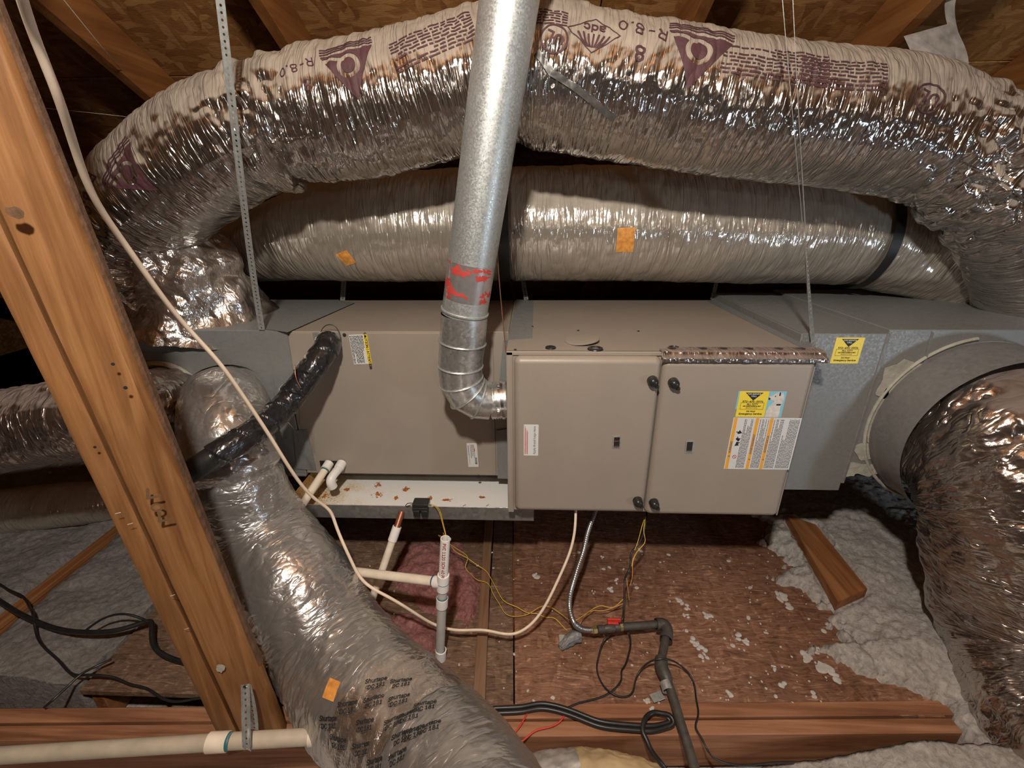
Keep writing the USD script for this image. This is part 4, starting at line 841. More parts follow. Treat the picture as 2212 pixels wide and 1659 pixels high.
ru = unary_union(red).intersection(sbox(-.077, -.049, .084, .047))
for q in getattr(ru, 'geoms', [ru]): obj('red_print', on_pipe(q, .0010), 'ink_red', vl)

# ------------------------------------------------------------------ black-taped refrigerant lines
ls_pts = [P(708, 738, Y=CY + .02), P(706, 752, Y=.15), P(672, 800, Y=.08), P(625, 865, Y=.03), P(560, 925, Y=-.09), P(480, 975, Y=-.185), P(390, 1032, Y=-.235), P(300, 1085, Y=-.26)]
Lr = Tube(ls_pts, [.036, .037, .037, .037, .035, .033, .032, .032])
s_end, _ = Lr.find(P(462, 988, Y=-.20))
def tapewrap(S, th, r): q = (S * 14 + th / (2 * np.pi)) % 1.0; return .0035 * q + .004 * (fb(S * 50, np.cos(th) * 2, np.sin(th) * 2, seed=701, o=3) - .5) + .002 * (fb(S * 150, np.cos(th) * 6, np.sin(th) * 6, seed=702, o=2) - .5)
lt = thing('refrigerant_line', 'bundle of cooling lines wound in shiny black tape entering the coil cabinet', 'refrigerant line', (-.75, .05, .5))
ls = Tube(ls_pts, [.036, .037, .037, .037, .035, .033, .032, .032], disp=tapewrap)
obj('tape_wrapping', ls.mesh(.0022, 90, 0, s_end)[0], 'black_tape', lt, smooth=True)
obj('foam_sleeve', Tube(ls_pts, [.030] * 8).mesh(.008, 40, s_end - .03, None)[0], 'black_rubber', lt, smooth=True)
g = np.random.default_rng(12); ms = []
for k in range(40):
    s = g.uniform(.03, s_end - .02); th = g.uniform(-1.4, 1.5)
    m = unary_union([LineString([(-g.uniform(.003, .013), 0 + .0034 * i), (g.uniform(.003, .012), .0034 * i)]).buffer(.00075) for i in range(g.integers(2, 5))]); ms.append(on_duct(ls, poly2d(m, .0003), s, th, 1.1 + g.normal(0, .15), .0028, .004))
obj('tape_print', cat_(*ms), 'tape_print', lt)
for k, (a) in enumerate([[(678, 780, .07), (690, 735, .19), (700, 706, .20), (718, 702, .20), (735, 725, .195), (731, 748, .17)], [(637, 788, .02), (641, 820, .0), (650, 838, .0)], [(610, 900, -.02), (640, 935, -.03), (645, 955, -.02)], [(645, 860, 0), (648, 915, -.02)]]):
    obj('tape_thread', wire([P(x, y, Y=z) for x, y, z in a], .0013, 6), 'copper' if k in (1,) else 'black_rubber', lt, smooth=True)

# ------------------------------------------------------------------ wooden post at the left
PB_ = P(610, 1575, Z=.03)                    # its right front corner at the foot
post = thing('wooden_post', 'tall orange-brown wooden post of nailed studs in the left foreground', 'post', (PB_[0] - .08, PB_[1], .003))
ang = .36
pR = _rz(ang)
LEAN = (P(130, 305, Y=PB_[1]) - PB_); LEAN = np.array([LEAN[0] / LEAN[2] - .018, .0])
def lean(m): v, f = m; v = v.copy(); v[:, 0] += (v[:, 2] - .03) * LEAN[0]; return v, f
def pbox(x0, x1, y0, y1, z0=.003, z1=None, c=.003): return xf(cbox(x0, x1, y0, y1, z0, z1 or zr(-.45) + .03, c), pR, (PB_[0], PB_[1], 0))
def rough_stud(x0, x1, y0, y1, sd, wane=0):
    """a sawn stud with soft, nicked corners and a barky wane along its right front edge"""
    z = np.linspace(.003, zr(-.45) + .03, 170); W_, D_ = x1 - x0, y1 - y0; pr = []
    for k in range(9): pr.append((x0 + W_ * k / 8, y0))
    for k in range(1, 6): pr.append((x1, y0 + D_ * k / 5))
    for k in range(1, 9): pr.append((x1 - W_ * k / 8, y1))
    for k in range(1, 5): pr.append((x0, y1 - D_ * k / 5))
    pr = np.array(pr); n = len(pr); cx, cy = (x0 + x1) / 2, (y0 + y1) / 2
    corner = (np.minimum(abs(pr[:, 0] - x0), abs(pr[:, 0] - x1)) < 1e-6) & (np.minimum(abs(pr[:, 1] - y0), abs(pr[:, 1] - y1)) < 1e-6)
    V = []
    for zz in z:
        e = (fb(pr[:, 0] * 60, pr[:, 1] * 60, np.full(n, zz * 9.0), seed=sd) - .5) * .0022
        q = pr + np.stack([np.sign(pr[:, 0] - cx) * e, np.sign(pr[:, 1] - cy) * e], 1); q[corner] += (np.array([cx, cy]) - q[corner]) * [.03, .06]
        if wane:
            wv = wane * max(0, fb(np.array([zz * 3.0]), np.zeros(1), np.zeros(1), seed=sd + 5)[0] * 1.5 - .35) + .003; m = (pr[:, 0] > x1 - 1e-6) & (pr[:, 1] < y0 + D_ * .5); q[m, 0] -= wv * (1 - (pr[m, 1] - y0) / (D_ * .5)) * .9
        V.append(np.c_[q, np.full(n, zz)])
    V = np.array(V).reshape(-1, 3); k = len(z); i, j = np.meshgrid(np.arange(k - 1), np.arange(n), indexing='ij'); j2 = (j + 1) % n
    q = np.stack([i * n + j, i * n + j2, (i + 1) * n + j2, (i + 1) * n + j], -1).reshape(-1, 4)
    return lean(xf((V, np.vstack([q[:, [0, 1, 2]], q[:, [0, 2, 3]]])), pR, (PB_[0], PB_[1], 0)))
s1 = obj('stud', rough_stud(-.090, 0, 0, .038, 801, .010), 'post_wood', post, smooth=35)
obj('stud', rough_stud(-.134, -.0945, -.004, .085, 811), 'post_wood', post, smooth=35)
obj('bark_edge', lean(xf(hull([(-.001, .012, .25), (.0022, .020, .25), (-.001, .036, .25), (.0022, .036, .25), (-.001, .012, 2.1), (.0022, .02, 2.1), (-.001, .036, 2.1), (.0022, .036, 2.1)]), pR, (PB_[0], PB_[1], 0))), 'bark', post)
def on_post(poly, px, py, off=.001, rot=0.0):
    n_ = pR @ np.array([0, -1.0, 0]); d = ray(px, py); o = np.array([PB_[0], PB_[1], 0]); t = ((o - EYE) @ n_) / (d @ n_); c = EYE + t * d
    v, f = place2d(poly2d(poly, .0003), 0, 0, rot); X = pR @ np.array([1.0, 0, 0])
    return c + v[:, :1] * X + v[:, 1:2] * [0, 0, 1] + (off + v[:, 2:3]) * n_, f
for a, b, r in ((245, 786, .0028), (272, 837, .0032), (206, 965, .0025)): obj('nail_hole', on_post(Point(0, 0).buffer(r), a, b, .0016), 'dark_hole', s1)
def kn(px, py, sx, sy, sd):
    g_ = np.random.default_rng(sd); t = np.linspace(0, 2 * np.pi, 15)[:-1]; pg = Polygon([(sx * math.cos(a) * g_.uniform(.7, 1.2), sy * math.sin(a) * g_.uniform(.7, 1.2)) for a in t]); return on_post(pg, px, py, .0014)
obj('knot', kn(32, 458, .012, .009, 1), 'bark', s1); obj('mastic_blob', kn(477, 1442, .008, .014, 4), 'mastic', s1, label='grey blob')
# faded grade stamp
for k, (a, b) in enumerate(((327, 1068), (340, 1094), (352, 1118))):
    pg = LineString([(-.012, .008), (0, -.008), (.012, .008)]).buffer(.0026) if k % 2 == 0 else Point(0, 0).buffer(.010).difference(Point(0, 0).buffer(.006))
    obj('grade_stamp', on_post(pg, a, b, .0035, -.9), 'ink_stamp', s1, label='faded ink stamp' if k == 0 else None)
obj('white_fleck', cat_(*[on_post(LineString([(-.004, 0), (.004, .001)]).buffer(.0007), a, b, .0055) for a, b in ((258, 1105), (284, 1128), (375, 1282), (405, 1354))]), 'scrap_white', s1)

# ------------------------------------------------------------------ pipes
def pvc(parent, pts, r, m='pvc', name='pipe', hub=None):
    for a, b in zip(pts[:-1], pts[1:]): obj(name, pipe(a, b, r, n=28), m, parent, smooth=30)
def coupling(parent, c, d, L, r, m='pvc_clean', name='coupling', primer=None):
    d = np.asarray(d, float) / np.linalg.norm(d); a = c - d * L / 2
    obj(name, lathe([(r * .80, .0), (r - .001, 0), (r, .001), (r, L - .001), (r - .001, L), (r * .80, L)], a, d=d, n=30), m, parent, smooth=30)
    if primer:
        for e, mt in primer: obj('primer_ring', lathe([(r * .82, -.002), (r * .90, 0), (r * .90, .0035), (r * .82, .005)] if 0 else [(r * .84, 0), (r * .90, .001), (r * .90, .004), (r * .84, .005)], c + d * (L / 2 * e - (.0 if e > 0 else .005)), d=d, n=30), mt, parent, smooth=30)
RP = .0134
# drain riser with open top
RY = EYE[1] + .965
ris = thing('drain_riser', 'upright white plastic drain pipe with an open top and a tee', 'drain pipe', tuple(P(945, 1490, Y=RY - .02)))
rT, rTee, rC, rG, rK, rB = P(962, 1163, Y=RY), P(957, 1258, Y=RY), P(955, 1300, Y=RY), P(951, 1395, Y=RY), P(952, 1413, Y=RY), P(936, 1512, Y=RY - .02)
def openpipe(a, b, r):
    L = float(np.linalg.norm(b - a)); return lathe([(r * .80, L), (r * .80, .002), (r * .82, 0), (r * .97, 0), (r, .002), (r, L)], a, b, n=36)
obj('standpipe', openpipe(rT, rTee + (rTee - rT) * .1, RP), 'pvc_clean', ris, smooth=30)
dn = (rC - rTee) / np.linalg.norm(rC - rTee)
obj('tee', cat_(lathe([(RP, 0), (.0165, .0005), (.0172, .002), (.0172, .056), (.0165, .0575), (RP, .058)], rTee - dn * .030, d=dn, n=36), lathe([(.0168, .0), (.0168, .030), (RP, .0315)], rTee, P(900, 1254, Y=RY + .035), n=32)), 'pvc_clean', ris, smooth=30)
obj('primer_ring', lathe([(.0168, 0), (.0175, .001), (.0175, .0022), (.0168, .003)], rTee - dn * .002, d=dn, n=32), 'primer_blue', ris)
coupling(ris, rC, dn, .036, .0172, primer=None); obj('primer_ring', lathe([(.0150, 0), (.0160, .001), (.0160, .004), (.015, .005)], rC - dn * .022, d=dn, n=30), 'primer_teal', ris)
obj('short_nipple', pipe(rTee + dn * .02, rC, RP, n=30), 'pvc_grey', ris, smooth=30)
obj('lower_pipe', pipe(rC, rG + (rG - rC) * .12, RP, n=30), 'pvc_grey', ris, smooth=30)
coupling(ris, rK, dn, .040, .0170); obj('foot_pipe', pipe(rK, rB, RP, n=30), 'pvc', ris, smooth=30)
hp = P(655, 1221, Y=-.035)
hd = (hp - rTee) / np.linalg.norm(hp - rTee)
obj('side_pipe', pipe(rTee + hd * .028, hp, RP, n=30), 'pvc', ris, smooth=30)
obj('primer_ring', lathe([(RP + .0002, 0), (RP + .0018, .001), (RP + .0018, .004), (RP + .0002, .005)], rTee + hd * .030, d=hd, n=30), 'primer_blue', ris)
sel = center2d(text2d('PVC 1120 SCH 40 PR', .0085, True))
v, f = place2d(sel, 0, 0, -math.pi / 2, 1.05, 1); v, f = trimesh.remesh.subdivide_to_size(v, f, .004, max_iter=10)
pd = (rTee - rT) / np.linalg.norm(rTee - rT); X_ = np.array([1.0, 0, 0]); X_ -= (X_ @ pd) * pd; X_ /= np.linalg.norm(X_); N_ = np.cross(pd, X_); N_ = N_ if N_[1] < 0 else -N_
mid = rT * .52 + rTee * .48 + pd * -.006; tt = v[:, 0] / RP; r = RP + .0006
obj('lettering', (mid - v[:, 1:2] * pd + (r * np.sin(tt))[:, None] * X_ + (r * np.cos(tt))[:, None] * N_, f), 'ink_red', ris)
# two drains out of the coil cabinet
dA = thing('coil_drain', 'long pale drain pipe slanting down from the coil cabinet corner over the rusty pan', 'drain pipe', tuple(P(640, 1112, Y=.0)))
a0, a1 = P(711, 1001, Y=CY - .005), P(637, 1115, Y=-.0)
obj('pipe', pipe(a0, a1, RP, n=30), 'pvc', dA, smooth=30); da = (a1 - a0) / np.linalg.norm(a1 - a0)
coupling(dA, a0 + da * .012, da, .030, .0168); obj('primer_ring', lathe([(RP, 0), (RP + .001, .001), (RP + .001, .005), (RP, .006)], a0 + da * .028, d=da, n=28), 'primer_teal', dA)
obj('elbow', Tube([a1 - da * .02, a1, a1 + da * .02 + [0, 0, -.012], a1 + da * .025 + [0, 0, -.05]], .0175).mesh(.003, 28)[0], 'pvc_clean', dA, smooth=True)
dB = thing('overflow_spout', 'short bent white overflow pipe ending over the pan', 'drain pipe', tuple(P(722, 1052, Y=.1)))
sp = [P(738, 1001, Y=CY - .005), P(731, 1013, Y=.175), P(722, 1024, Y=.145), P(715, 1036, Y=.125), P(719, 1052, Y=.125)]
obj('bend', Tube(sp, [.0155, .0155, .0150, .0155, .0160]).mesh(.003, 30)[0], 'pvc_clean', dB, smooth=True)
dd = sp[1] - sp[0]; coupling(dB, sp[0] + dd * .4, dd, .028, .0172)
obj('open_end', lathe([(1e-4, 0), (.0125, 0)], sp[-1] + (sp[-1] - sp[-2]) / np.linalg.norm(sp[-1] - sp[-2]) * .0006, d=sp[-1] - sp[-2], n=24), 'dark_hole', dB)
p = P(716, 1003, Y=CY - .004); obj('drain_opening', xf(cbox(-.042, .040, -.001, .002, -.014, .014, .0008), None, p), 'dark_hole', coil)
# pan drain: copper stub and plastic pipe
pd_ = thing('pan_drain', 'copper stub and pale plastic pipe slanting down from the drain pan front', 'drain pipe', tuple(P(795, 1335, Z=.03)))
c0, c1 = P(868, 1106, Y=PF), P(857, 1140, Y=.005)
c2 = P(784, 1352, Z=.022)
k1 = c1 + (c2 - c1) * .16
obj('copper_stub', pipe(c0, c1 + (c1 - c0) * .2, .0105, n=28), 'copper', pd_, smooth=30)
coupling(pd_, (c1 + k1) / 2 - (k1 - c1) * .12, k1 - c1, float(np.linalg.norm(k1 - c1)) * .95, .0150); obj('pipe', pipe(k1 - (k1 - c1) * .2, c2, .0122, n=28), 'pvc', pd_, smooth=30)
# float switch clipped to the pan lip
fs = thing('float_switch', 'black float switch clipped over the pan edge with yellow leads', 'float switch', tuple(P(908, 1100, Y=PF)))
p = P(908, 1086, Y=PF - .002)
obj('housing', rbox(p[0] - .027, p[0] + .027, PF - .012, PF + .028, PZ1 - .004, PZ1 + .016, .004, 8), 'black_plastic', fs, smooth=40)
obj('clip', rbox(p[0] - .027, p[0] + .027, PF - .014, PF - .003, PZ1 - .012, PZ1 + .002, .003, 8), 'black_plastic', fs, smooth=40)
for dx in (-.013, .014): obj('thumb_screw', rbox(p[0] + dx - .011, p[0] + dx + .011, PF - .018, PF - .004, PZ1 - .032, PZ1 - .006, .004, 8), 'black_plastic', fs, smooth=40)
obj('loop', wire([P(890, 1090, Y=PF - .004), P(876, 1093, Y=PF - .004), P(880, 1088, Y=PF + .01), P(892, 1087, Y=PF + .01)], .0013, 6), 'black_rubber', fs, smooth=True)
for k in (0, 1):
    q = [P(929 + 2 * k, 1089 + k, Y=PF + .01), P(942 + 3 * k, 1096, Y=.02), P(953 + 2 * k, 1120, Y=-.06), P(959 + 1.5 * k, 1143, Y=-.15), P(965, 1164, Y=RY + .011)]
    obj('lead', wire(q, .0011, 6), 'yellow_wire', fs, smooth=True)
obj('sealant', xf(trimesh.creation.icosphere(2, .006), None, P(970, 1165, Y=RY)), 'scrap_white', fs)
# white pipe along the bottom left with its hanger
lp = thing('condensate_pipe', 'white plastic pipe running along the bottom left edge on a metal hanger', 'drain pipe', (-1.0, -.55, .07))
e0, e1, e2 = P(-260, 1648, D=1.06), P(500, 1601, D=1.045), P(720, 1589, D=1.06)
RL = .0178
obj('pipe', pipe(e0, e1 + (e2 - e1) * .0, RL, n=34), 'pvc_dark', lp, smooth=30); obj('pipe', pipe(e1, e2, RL, n=34), 'pvc_dark', lp, smooth=30)
dl = (e2 - e1) / np.linalg.norm(e2 - e1)
coupling(lp, P(472, 1603, D=1.045), dl, .045, .0213, 'pvc'); obj('primer_ring', lathe([(RL, 0), (RL + .0012, .002), (RL + .0012, .008), (RL, .011)], P(489, 1602, D=1.045) , d=dl, n=30), 'primer_teal', lp)
coupling(lp, P(690, 1590, D=1.06), dl, .045, .021, 'pvc')
def holed_strap(pts, w, m, par, name='strap', pitch=.0125, hole=.0026, n_h=True, face=None, th=.0012):
    """perforated hanger strap: a flat ribbon along the path, with round punched holes"""
    pts = np.asarray(pts, float); t = np.r_[0, np.cumsum(np.linalg.norm(np.diff(pts, axis=0), axis=1))]; cs = CubicSpline(t, pts); L = t[-1]
    k = int(L / pitch); sh = sbox(0, -w / 2, L, w / 2)
    if n_h: sh = sh.difference(unary_union([Point((i + .5) * L / k, 0).buffer(hole, 4) for i in range(k)]))
    m2 = trimesh.creation.extrude_polygon(sh, th, engine='earcut'); v, f = tri(m2)
    v, f = trimesh.remesh.subdivide_to_size(v, f, max(.02, L / 60), max_iter=12)
    c = cs(np.clip(v[:, 0], 0, L)); T = cs(np.clip(v[:, 0], 0, L), 1); T /= np.linalg.norm(T, axis=1, keepdims=True)
    fc = np.asarray(face if face is not None else (0, -1, 0), float); 
    if fc.ndim == 2: fc = np.stack([np.interp(v[:, 0] / L, np.linspace(0, 1, len(fc)), fc[:, a]) for a in range(3)], 1)
    W_ = np.cross(T, fc); W_ /= np.linalg.norm(W_, axis=1, keepdims=True); Nn = np.cross(W_, T)
    return obj(name, (c + v[:, 1:2] * W_ + v[:, 2:3] * Nn, f), m, par)
hs = thing('pipe_hanger', 'short perforated metal strap nailed to the post foot and looped round the white pipe', 'strap', tuple(P(532, 1600, D=1.02)))
holed_strap([P(530, 1478, D=1.055), P(531, 1520, D=1.045), P(532, 1570, D=1.03), P(533, 1600, D=1.022), P(534, 1618, D=1.03)], .021, 'strap_metal', hs, face=ROT[:, 1] * -1)
holed_strap([P(533, 1480, D=1.06), P(545, 1530, D=1.07), P(550, 1575, D=1.085)], .02, 'strap_metal', hs, face=ROT[:, 1] * -1)
obj('nail', lathe([(1e-4, .004), (.004, .003), (.005, 0)], P(530, 1483, D=1.052), d=-ROT[:, 1], n=14), 'steel', hs)

# ------------------------------------------------------------------ gas line
gs = thing('gas_pipe', 'dark iron gas pipe with elbow running across the floor and over the beam', 'gas pipe', (.3, -.25, .02))
g0, g1, g2 = P(1300, 1358, Z=.065), P(1342, 1354, Z=.065), P(1438, 1347, Z=.060)
obj('pipe', pipe(g1, g2, .0118, n=28), 'black_iron', gs, smooth=30)
el = [P(1418, 1348.5, Z=.061), P(1436, 1350, Z=.060), P(1441, 1360, Z=.058), P(1439, 1380, Z=.054)]
obj('elbow', cat_(Tube(el, .0172).mesh(.0025, 30)[0], lathe([(.0172, 0), (.0192, .001), (.0192, .008), (.0172, .009)], el[0], d=el[1] - el[0], n=30), lathe([(.0172, 0), (.0192, .001), (.0192, .008), (.0172, .009)], el[-1], d=el[-2] - el[-1], n=30)), 'black_iron', gs, smooth=40)
n0, n1 = P(1439, 1372, Z=.056), P(1428, 1424, Z=.048)
obj('pipe', pipe(n0, n1, .0118, n=26), 'black_iron', gs, smooth=30)
u0, u1, u2, u3 = n1, P(1429, 1440, Z=.046), P(1440, 1466, Z=.044), P(1443, 1476, Z=.042)
obj('union', Tube([u0 - (u1 - u0) * .2, u0 + (u1 - u0) * .2, u1, u2, u3], [.0165, .0185, .0185, .0165, .0125]).mesh(.0025, 26)[0], 'black_iron', gs, smooth=30)
lpts = [u2, P(1452, 1500, Z=.040), P(1470, 1560, Z=.036), P(1487, 1615, Z=.034), P(1505, 1675, Z=.033), P(1530, 1760, Z=.03)]
obj('pipe', Tube(lpts, .0122).mesh(.01, 24)[0], 'black_iron', gs, smooth=True)
cb = P(1440, 1483, Z=.042); cd = lpts[1] - lpts[0]
obj('pipe_strap', cat_(lathe([(.0135, -.012), (.0155, -.011), (.0155, .011), (.0135, .012)], cb, d=cd, n=24), xf(cbox(-.045, -.008, -.012, .012, -.0012, .0012, .0005), _rz(.35), (cb[0], cb[1], .012))), 'strap_metal', gs, smooth=30, label='galvanised pipe strap')
gv = thing('gas_valve', 'gas shut-off valve with a red lever between the flexible connector and iron pipe', 'valve', tuple(g0 - [0, 0, .03]))
obj('body', lathe([(.010, 0), (.0125, .002), (.0125, .018), (.0105, .022), (.0135, .034), (.0135, .050), (.0105, .056), (.0125, .060), (.0125, .072)], P(1291, 1360, Z=.065), g1, n=28), 'black_iron', gv, smooth=30)
obj('brass_end', lathe([(.0105, 0), (.0125, .001), (.0125, .010), (.0105, .011)], P(1338, 1354.5, Z=.065), g1 + (g1 - g0), n=8), 'brass', gv)
hx = P(1290, 1360, Z=.065); ax = hx - g1; 
obj('nut', lathe([(.0075, 0), (.0125, .0015), (.0125, .013), (.010, .016), (.010, .020), (.0075, .022)], hx, d=ax, n=6), 'brass', gv)
hc = P(1325, 1340, Z=.085)
obj('lever', cat_(xf(rbox(-.020, .024, -.0035, .0035, -.006, .008, .003, 8), None, hc), xf(rbox(-.019, .016, -.009, .004, -.016, -.003, .003, 8), None, hc)), 'red_plastic', gv, smooth=40)
fc = thing('gas_connector', 'shiny flexible gas connector curving from the furnace underside to the valve', 'gas connector', tuple(P(1240, 1345, Z=.05)))
cpts = [P(1290, 1092, Y=.13), P(1283, 1112, Y=.10), P(1276, 1131, Y=.075), P(1268, 1156, Y=.05), P(1261, 1188, Y=.02), P(1250, 1221, Y=-.02), P(1240, 1254, Y=-.06), P(1232, 1283, Y=-.09), P(1230, 1306, Y=-.11), P(1234, 1330, Y=-.14), P(1242, 1348, Y=-.16), P(1256, 1358, Z=.066), P(1271, 1361, Z=.066)]
obj('coated_hose', Tube(cpts, .0082, disp=lambda S, th, r: .0004 * np.sin(S * 900)).mesh(.002, 20)[0], 'flex_steel', fc, smooth=True)
obj('bare_braid', Tube([cpts[-3], cpts[-2], cpts[-1], hx + (cpts[-1] - hx) * .2], .0088, disp=lambda S, th, r: .0011 * np.sin(S * 1500)).mesh(.0008, 20)[0], 'flex_steel', fc, smooth=True)
# old sheet-metal boot / rag lump the line lies on
sh_ = thing('metal_sleeve', 'dull crumpled metal sleeve lying under the end of the gas connector', 'sleeve', tuple(P(1230, 1380, Z=0)))
obj('sleeve', Tube([P(1252, 1372, Z=.024), P(1235, 1378, Z=.024), P(1212, 1400, Z=.018)], [.024, .022, .013], disp=wrinkle(.004, .005, .001, 40, 900)).mesh(.003, 40)[0], 'galv_sheet_dull', sh_, smooth=True)
obj('end_piece', rbox(*(lambda p: (p[0] - .010, p[0] + .012, p[1] - .022, p[1] + .022, .002, .020))(P(1214, 1392, Z=0)), .004, 6), 'mastic', sh_, smooth=30)

# ------------------------------------------------------------------ cables and wires
def cable(name, label, cat, pts, r, m, flat=None, group=None, n=10, ds=.006, par=None):
    if par: return obj(name, wire(pts, r, n, ds, flat), m, par, smooth=True)
    return obj(name, wire(pts, r, n, ds, flat), m, smooth=True, label=label, cat=cat, group=group)
rx = [(30, -60, .40), (48, 0, .42), (75, 80, .45), (118, 190, .49), (160, 315, .55), (200, 420, .61), (268, 525, .69), (350, 640, .79), (405, 708, .86), (470, 780, .93), (520, 848, 1.0), (580, 938, 1.09), (640, 1032, 1.19), (690, 1085, 1.27), (714, 1106, 1.30), (724, 1130, 1.31), (758, 1210, 1.31), (786, 1256, 1.315), (836, 1288, 1.32), (900, 1327, 1.36), (946, 1352, 1.39), (985, 1361, 1.39), (1050, 1362, 1.385), (1110, 1369, 1.375), (1145, 1350, 1.385), (1180, 1304, 1.40), (1208, 1247, 1.415), (1230, 1195, 1.43), (1242, 1140, 1.44), (1244, 1098, 1.46), (1246, 1070, 1.52)]
rm = thing('power_cable', 'long cream power cable sagging from the top left across to the furnace underside', 'cable', (.0, -.2, .1))
cable('cable', None, None, [P(a, b, D=d) for a, b, d in rx], .0043, 'romex', 1.35, n=14, par=rm)
cr = lambda x0, y0, pts, z: [P(a, b, Z=z) for a, b in crop(x0, y0, 400, pts)]
cable('yellow_wire', 'thin yellow thermostat wire from the upright drain pipe past the furring strip', 'wire', [P(966, 1166, Y=RY + .012)] + [P(*crop(860, 1080, 400, [q])[0], Z=z) for q, z in (((640, 560), .13), ((680, 610), .10), ((820, 690), .06), ((950, 780), .035), ((1050, 850), .026), ((1110, 940), .024), ((1200, 1110), .02), ((1270, 1210), .015), ((1420, 1280), .012), ((1560, 1350), .012), ((1660, 1360), .010), ((1760, 1400), .008), ((1860, 1410), .008), ((1940, 1480), .006), ((2020, 1560), .004))], .0013, 'yellow_wire', n=6)
cable('yellow_wire', 'thin yellow thermostat wire dipping left of the cream cable and joining the black wire', 'wire', [P(966.5, 1166, Y=RY + .013)] + [P(*crop(860, 1080, 400, [q])[0], Z=z) for q, z in (((660, 555), .13), ((760, 620), .09), ((830, 705), .05), ((805, 790), .03), ((870, 890), .02), ((960, 960), .026), ((1060, 990), .024), ((1130, 1110), .02), ((1220, 1260), .012), ((1300, 1370), .01), ((1440, 1390), .01), ((1560, 1360), .014), ((1680, 1285), .03), ((1760, 1265), .03))] + [P(*crop(1160, 1080, 400, [q])[0], Z=z) for q, z in (((160, 1280), .03), ((260, 1340), .028), ((400, 1440), .07), ((440, 1445), .09), ((540, 1390), .07), ((640, 1320), .05), ((780, 1265), .05), ((880, 1285), .05), ((960, 1250), .05), ((1028, 1185), .06))], .0013, 'yellow_wire', n=6)
cable('yellow_wire', 'thin yellow wire end twisted beside the longer one above the gas valve', 'wire', [P(*crop(1160, 1080, 400, [q])[0], Z=z) for q, z in (((510, 1490), .02), ((560, 1400), .03), ((650, 1328), .045), ((780, 1322), .047), ((900, 1288), .05), ((1025, 1240), .052))], .0013, 'orange_wire', n=6)
def hang(x0, y0, pts): return [P(*crop(x0, y0, 400, [(a, b)])[0], Y=y) for a, b, y in pts]
cable('black_wire', 'black control wire hanging from the furnace underside to the gas valve', 'wire', hang(1160, 1080, [(1315, 150, .12), (1300, 260, .06), (1200, 540, .02), (1125, 640, .0), (1118, 760, -.02), (1095, 850, -.04), (1052, 940, -.05), (1045, 1100, -.08), (1035, 1300, -.12), (1018, 1420, -.135), (975, 1480, -.15)]), .0030, 'black_rubber', n=8)
cable('yellow_wire', 'thin yellow wire hanging straight below the right furnace door', 'wire', hang(1160, 1080, [(1312, 160, .12), (1250, 330, .04), (1190, 540, .015), (1165, 600, .0)]), .0013, 'yellow_wire', n=6)
cable('yellow_wire', 'thin looped yellow wire hanging below the right furnace door', 'wire', hang(1160, 1080, [(1318, 160, .12), (1283, 280, .05), (1278, 400, .03), (1292, 490, .02), (1220, 590, .0), (1150, 700, -.015), (1130, 790, -.025)]), .0013, 'yellow_wire', n=6)
cable('orange_wire', 'loose orange wire end dangling beside the black control wire', 'wire', hang(1160, 1080, [(1200, 620, .0), (1145, 740, -.02), (1142, 880, -.04), (1110, 1020, -.05)]), .0012, 'orange_wire', n=6)
cable('orange_wire', 'shorter orange wire end low on the black control wire', 'wire', hang(1160, 1080, [(1070, 930, -.045), (1085, 1060, -.06), (1100, 1190, -.07)]), .0012, 'orange_wire', n=6)
bw = [P(*crop(1160, 1300, 400, [q])[0], Z=z) for q, z in (((890, 370), .05), ((810, 450), .03), ((760, 560), .02), ((730, 680), .012), ((715, 800), .008), ((740, 900), .006), ((800, 1010), .006), ((880, 1085), .010), ((980, 1130), .008), ((1080, 1130), .006), ((1140, 1080), .006), ((1170, 960), .01), ((1220, 840), .02), ((1300, 750), .04), ((1400, 695), .062), ((1500, 682), .070), ((1620, 705), .055), ((1740, 780), .03), ((1830, 880), .015), ((1880, 1000), .008), ((1900, 1150), .006), ((1925, 1300), .010), ((1908, 1420), .018), ((1895, 1490), .018))] + [P(*crop(1300, 1359, 400, [q])[0], Z=z) for q, z in (((1190, 1300), .014), ((1260, 1440), .008), ((1330, 1530), -.005), ((1450, 1590), -.02), ((1600, 1620), -.028), ((1800, 1622), -.03), ((2000, 1600), -.03), ((2300, 1590), -.03))]
cable('black_wire', 'thin black wire looping from the gas valve round the iron pipe and along the beam', 'wire', bw, .0026, 'black_rubber', n=8)
cable('black_wire', 'thin black wire curving from the gas pipe down to the thick black cable', 'wire', [P(*crop(1160, 1300, 400, [q])[0], Z=z) for q, z in (((1095, 340), .05), ((1118, 480), .03), ((1090, 640), .018), ((1050, 760), .01), ((1008, 840), .008), ((1010, 900), .006), ((965, 1000), .005), ((860, 1092), .004), ((700, 1160), .005), ((500, 1210), .006), ((340, 1275), .012))], .0026, 'black_rubber', n=8)
tk = thing('black_cable', 'thick doubled black cable lying along the beam and coiled beside the gas pipe', 'cable', (.2, -.4, .0))
thick = crop(860, 1359, 400, [(560, 900), (640, 930), (800, 968), (1000, 980), (1300, 970), (1500, 955), (1690, 922), (1800, 930), (2000, 980), (2212, 1060)]) + crop(1160, 1300, 400, [(740, 1455), (950, 1488), (1200, 1508), (1400, 1512)])
t1 = [P(a, b + 5, Z=.012) for a, b in thick] + [P(*crop(1160, 1300, 400, [q])[0], Z=z) for q, z in (((1560, 1495), .014), ((1632, 1440), .018), ((1600, 1370), .022), ((1500, 1335), .024), ((1400, 1322), .024), ((1310, 1370), .026), ((1272, 1450), .030), ((1262, 1540), .026), ((1305, 1640), .02))] + [P(*crop(1300, 1359, 400, [q])[0], Z=z) for q, z in (((580, 1430), .01), ((690, 1580), -.01), ((790, 1720), -.03))]
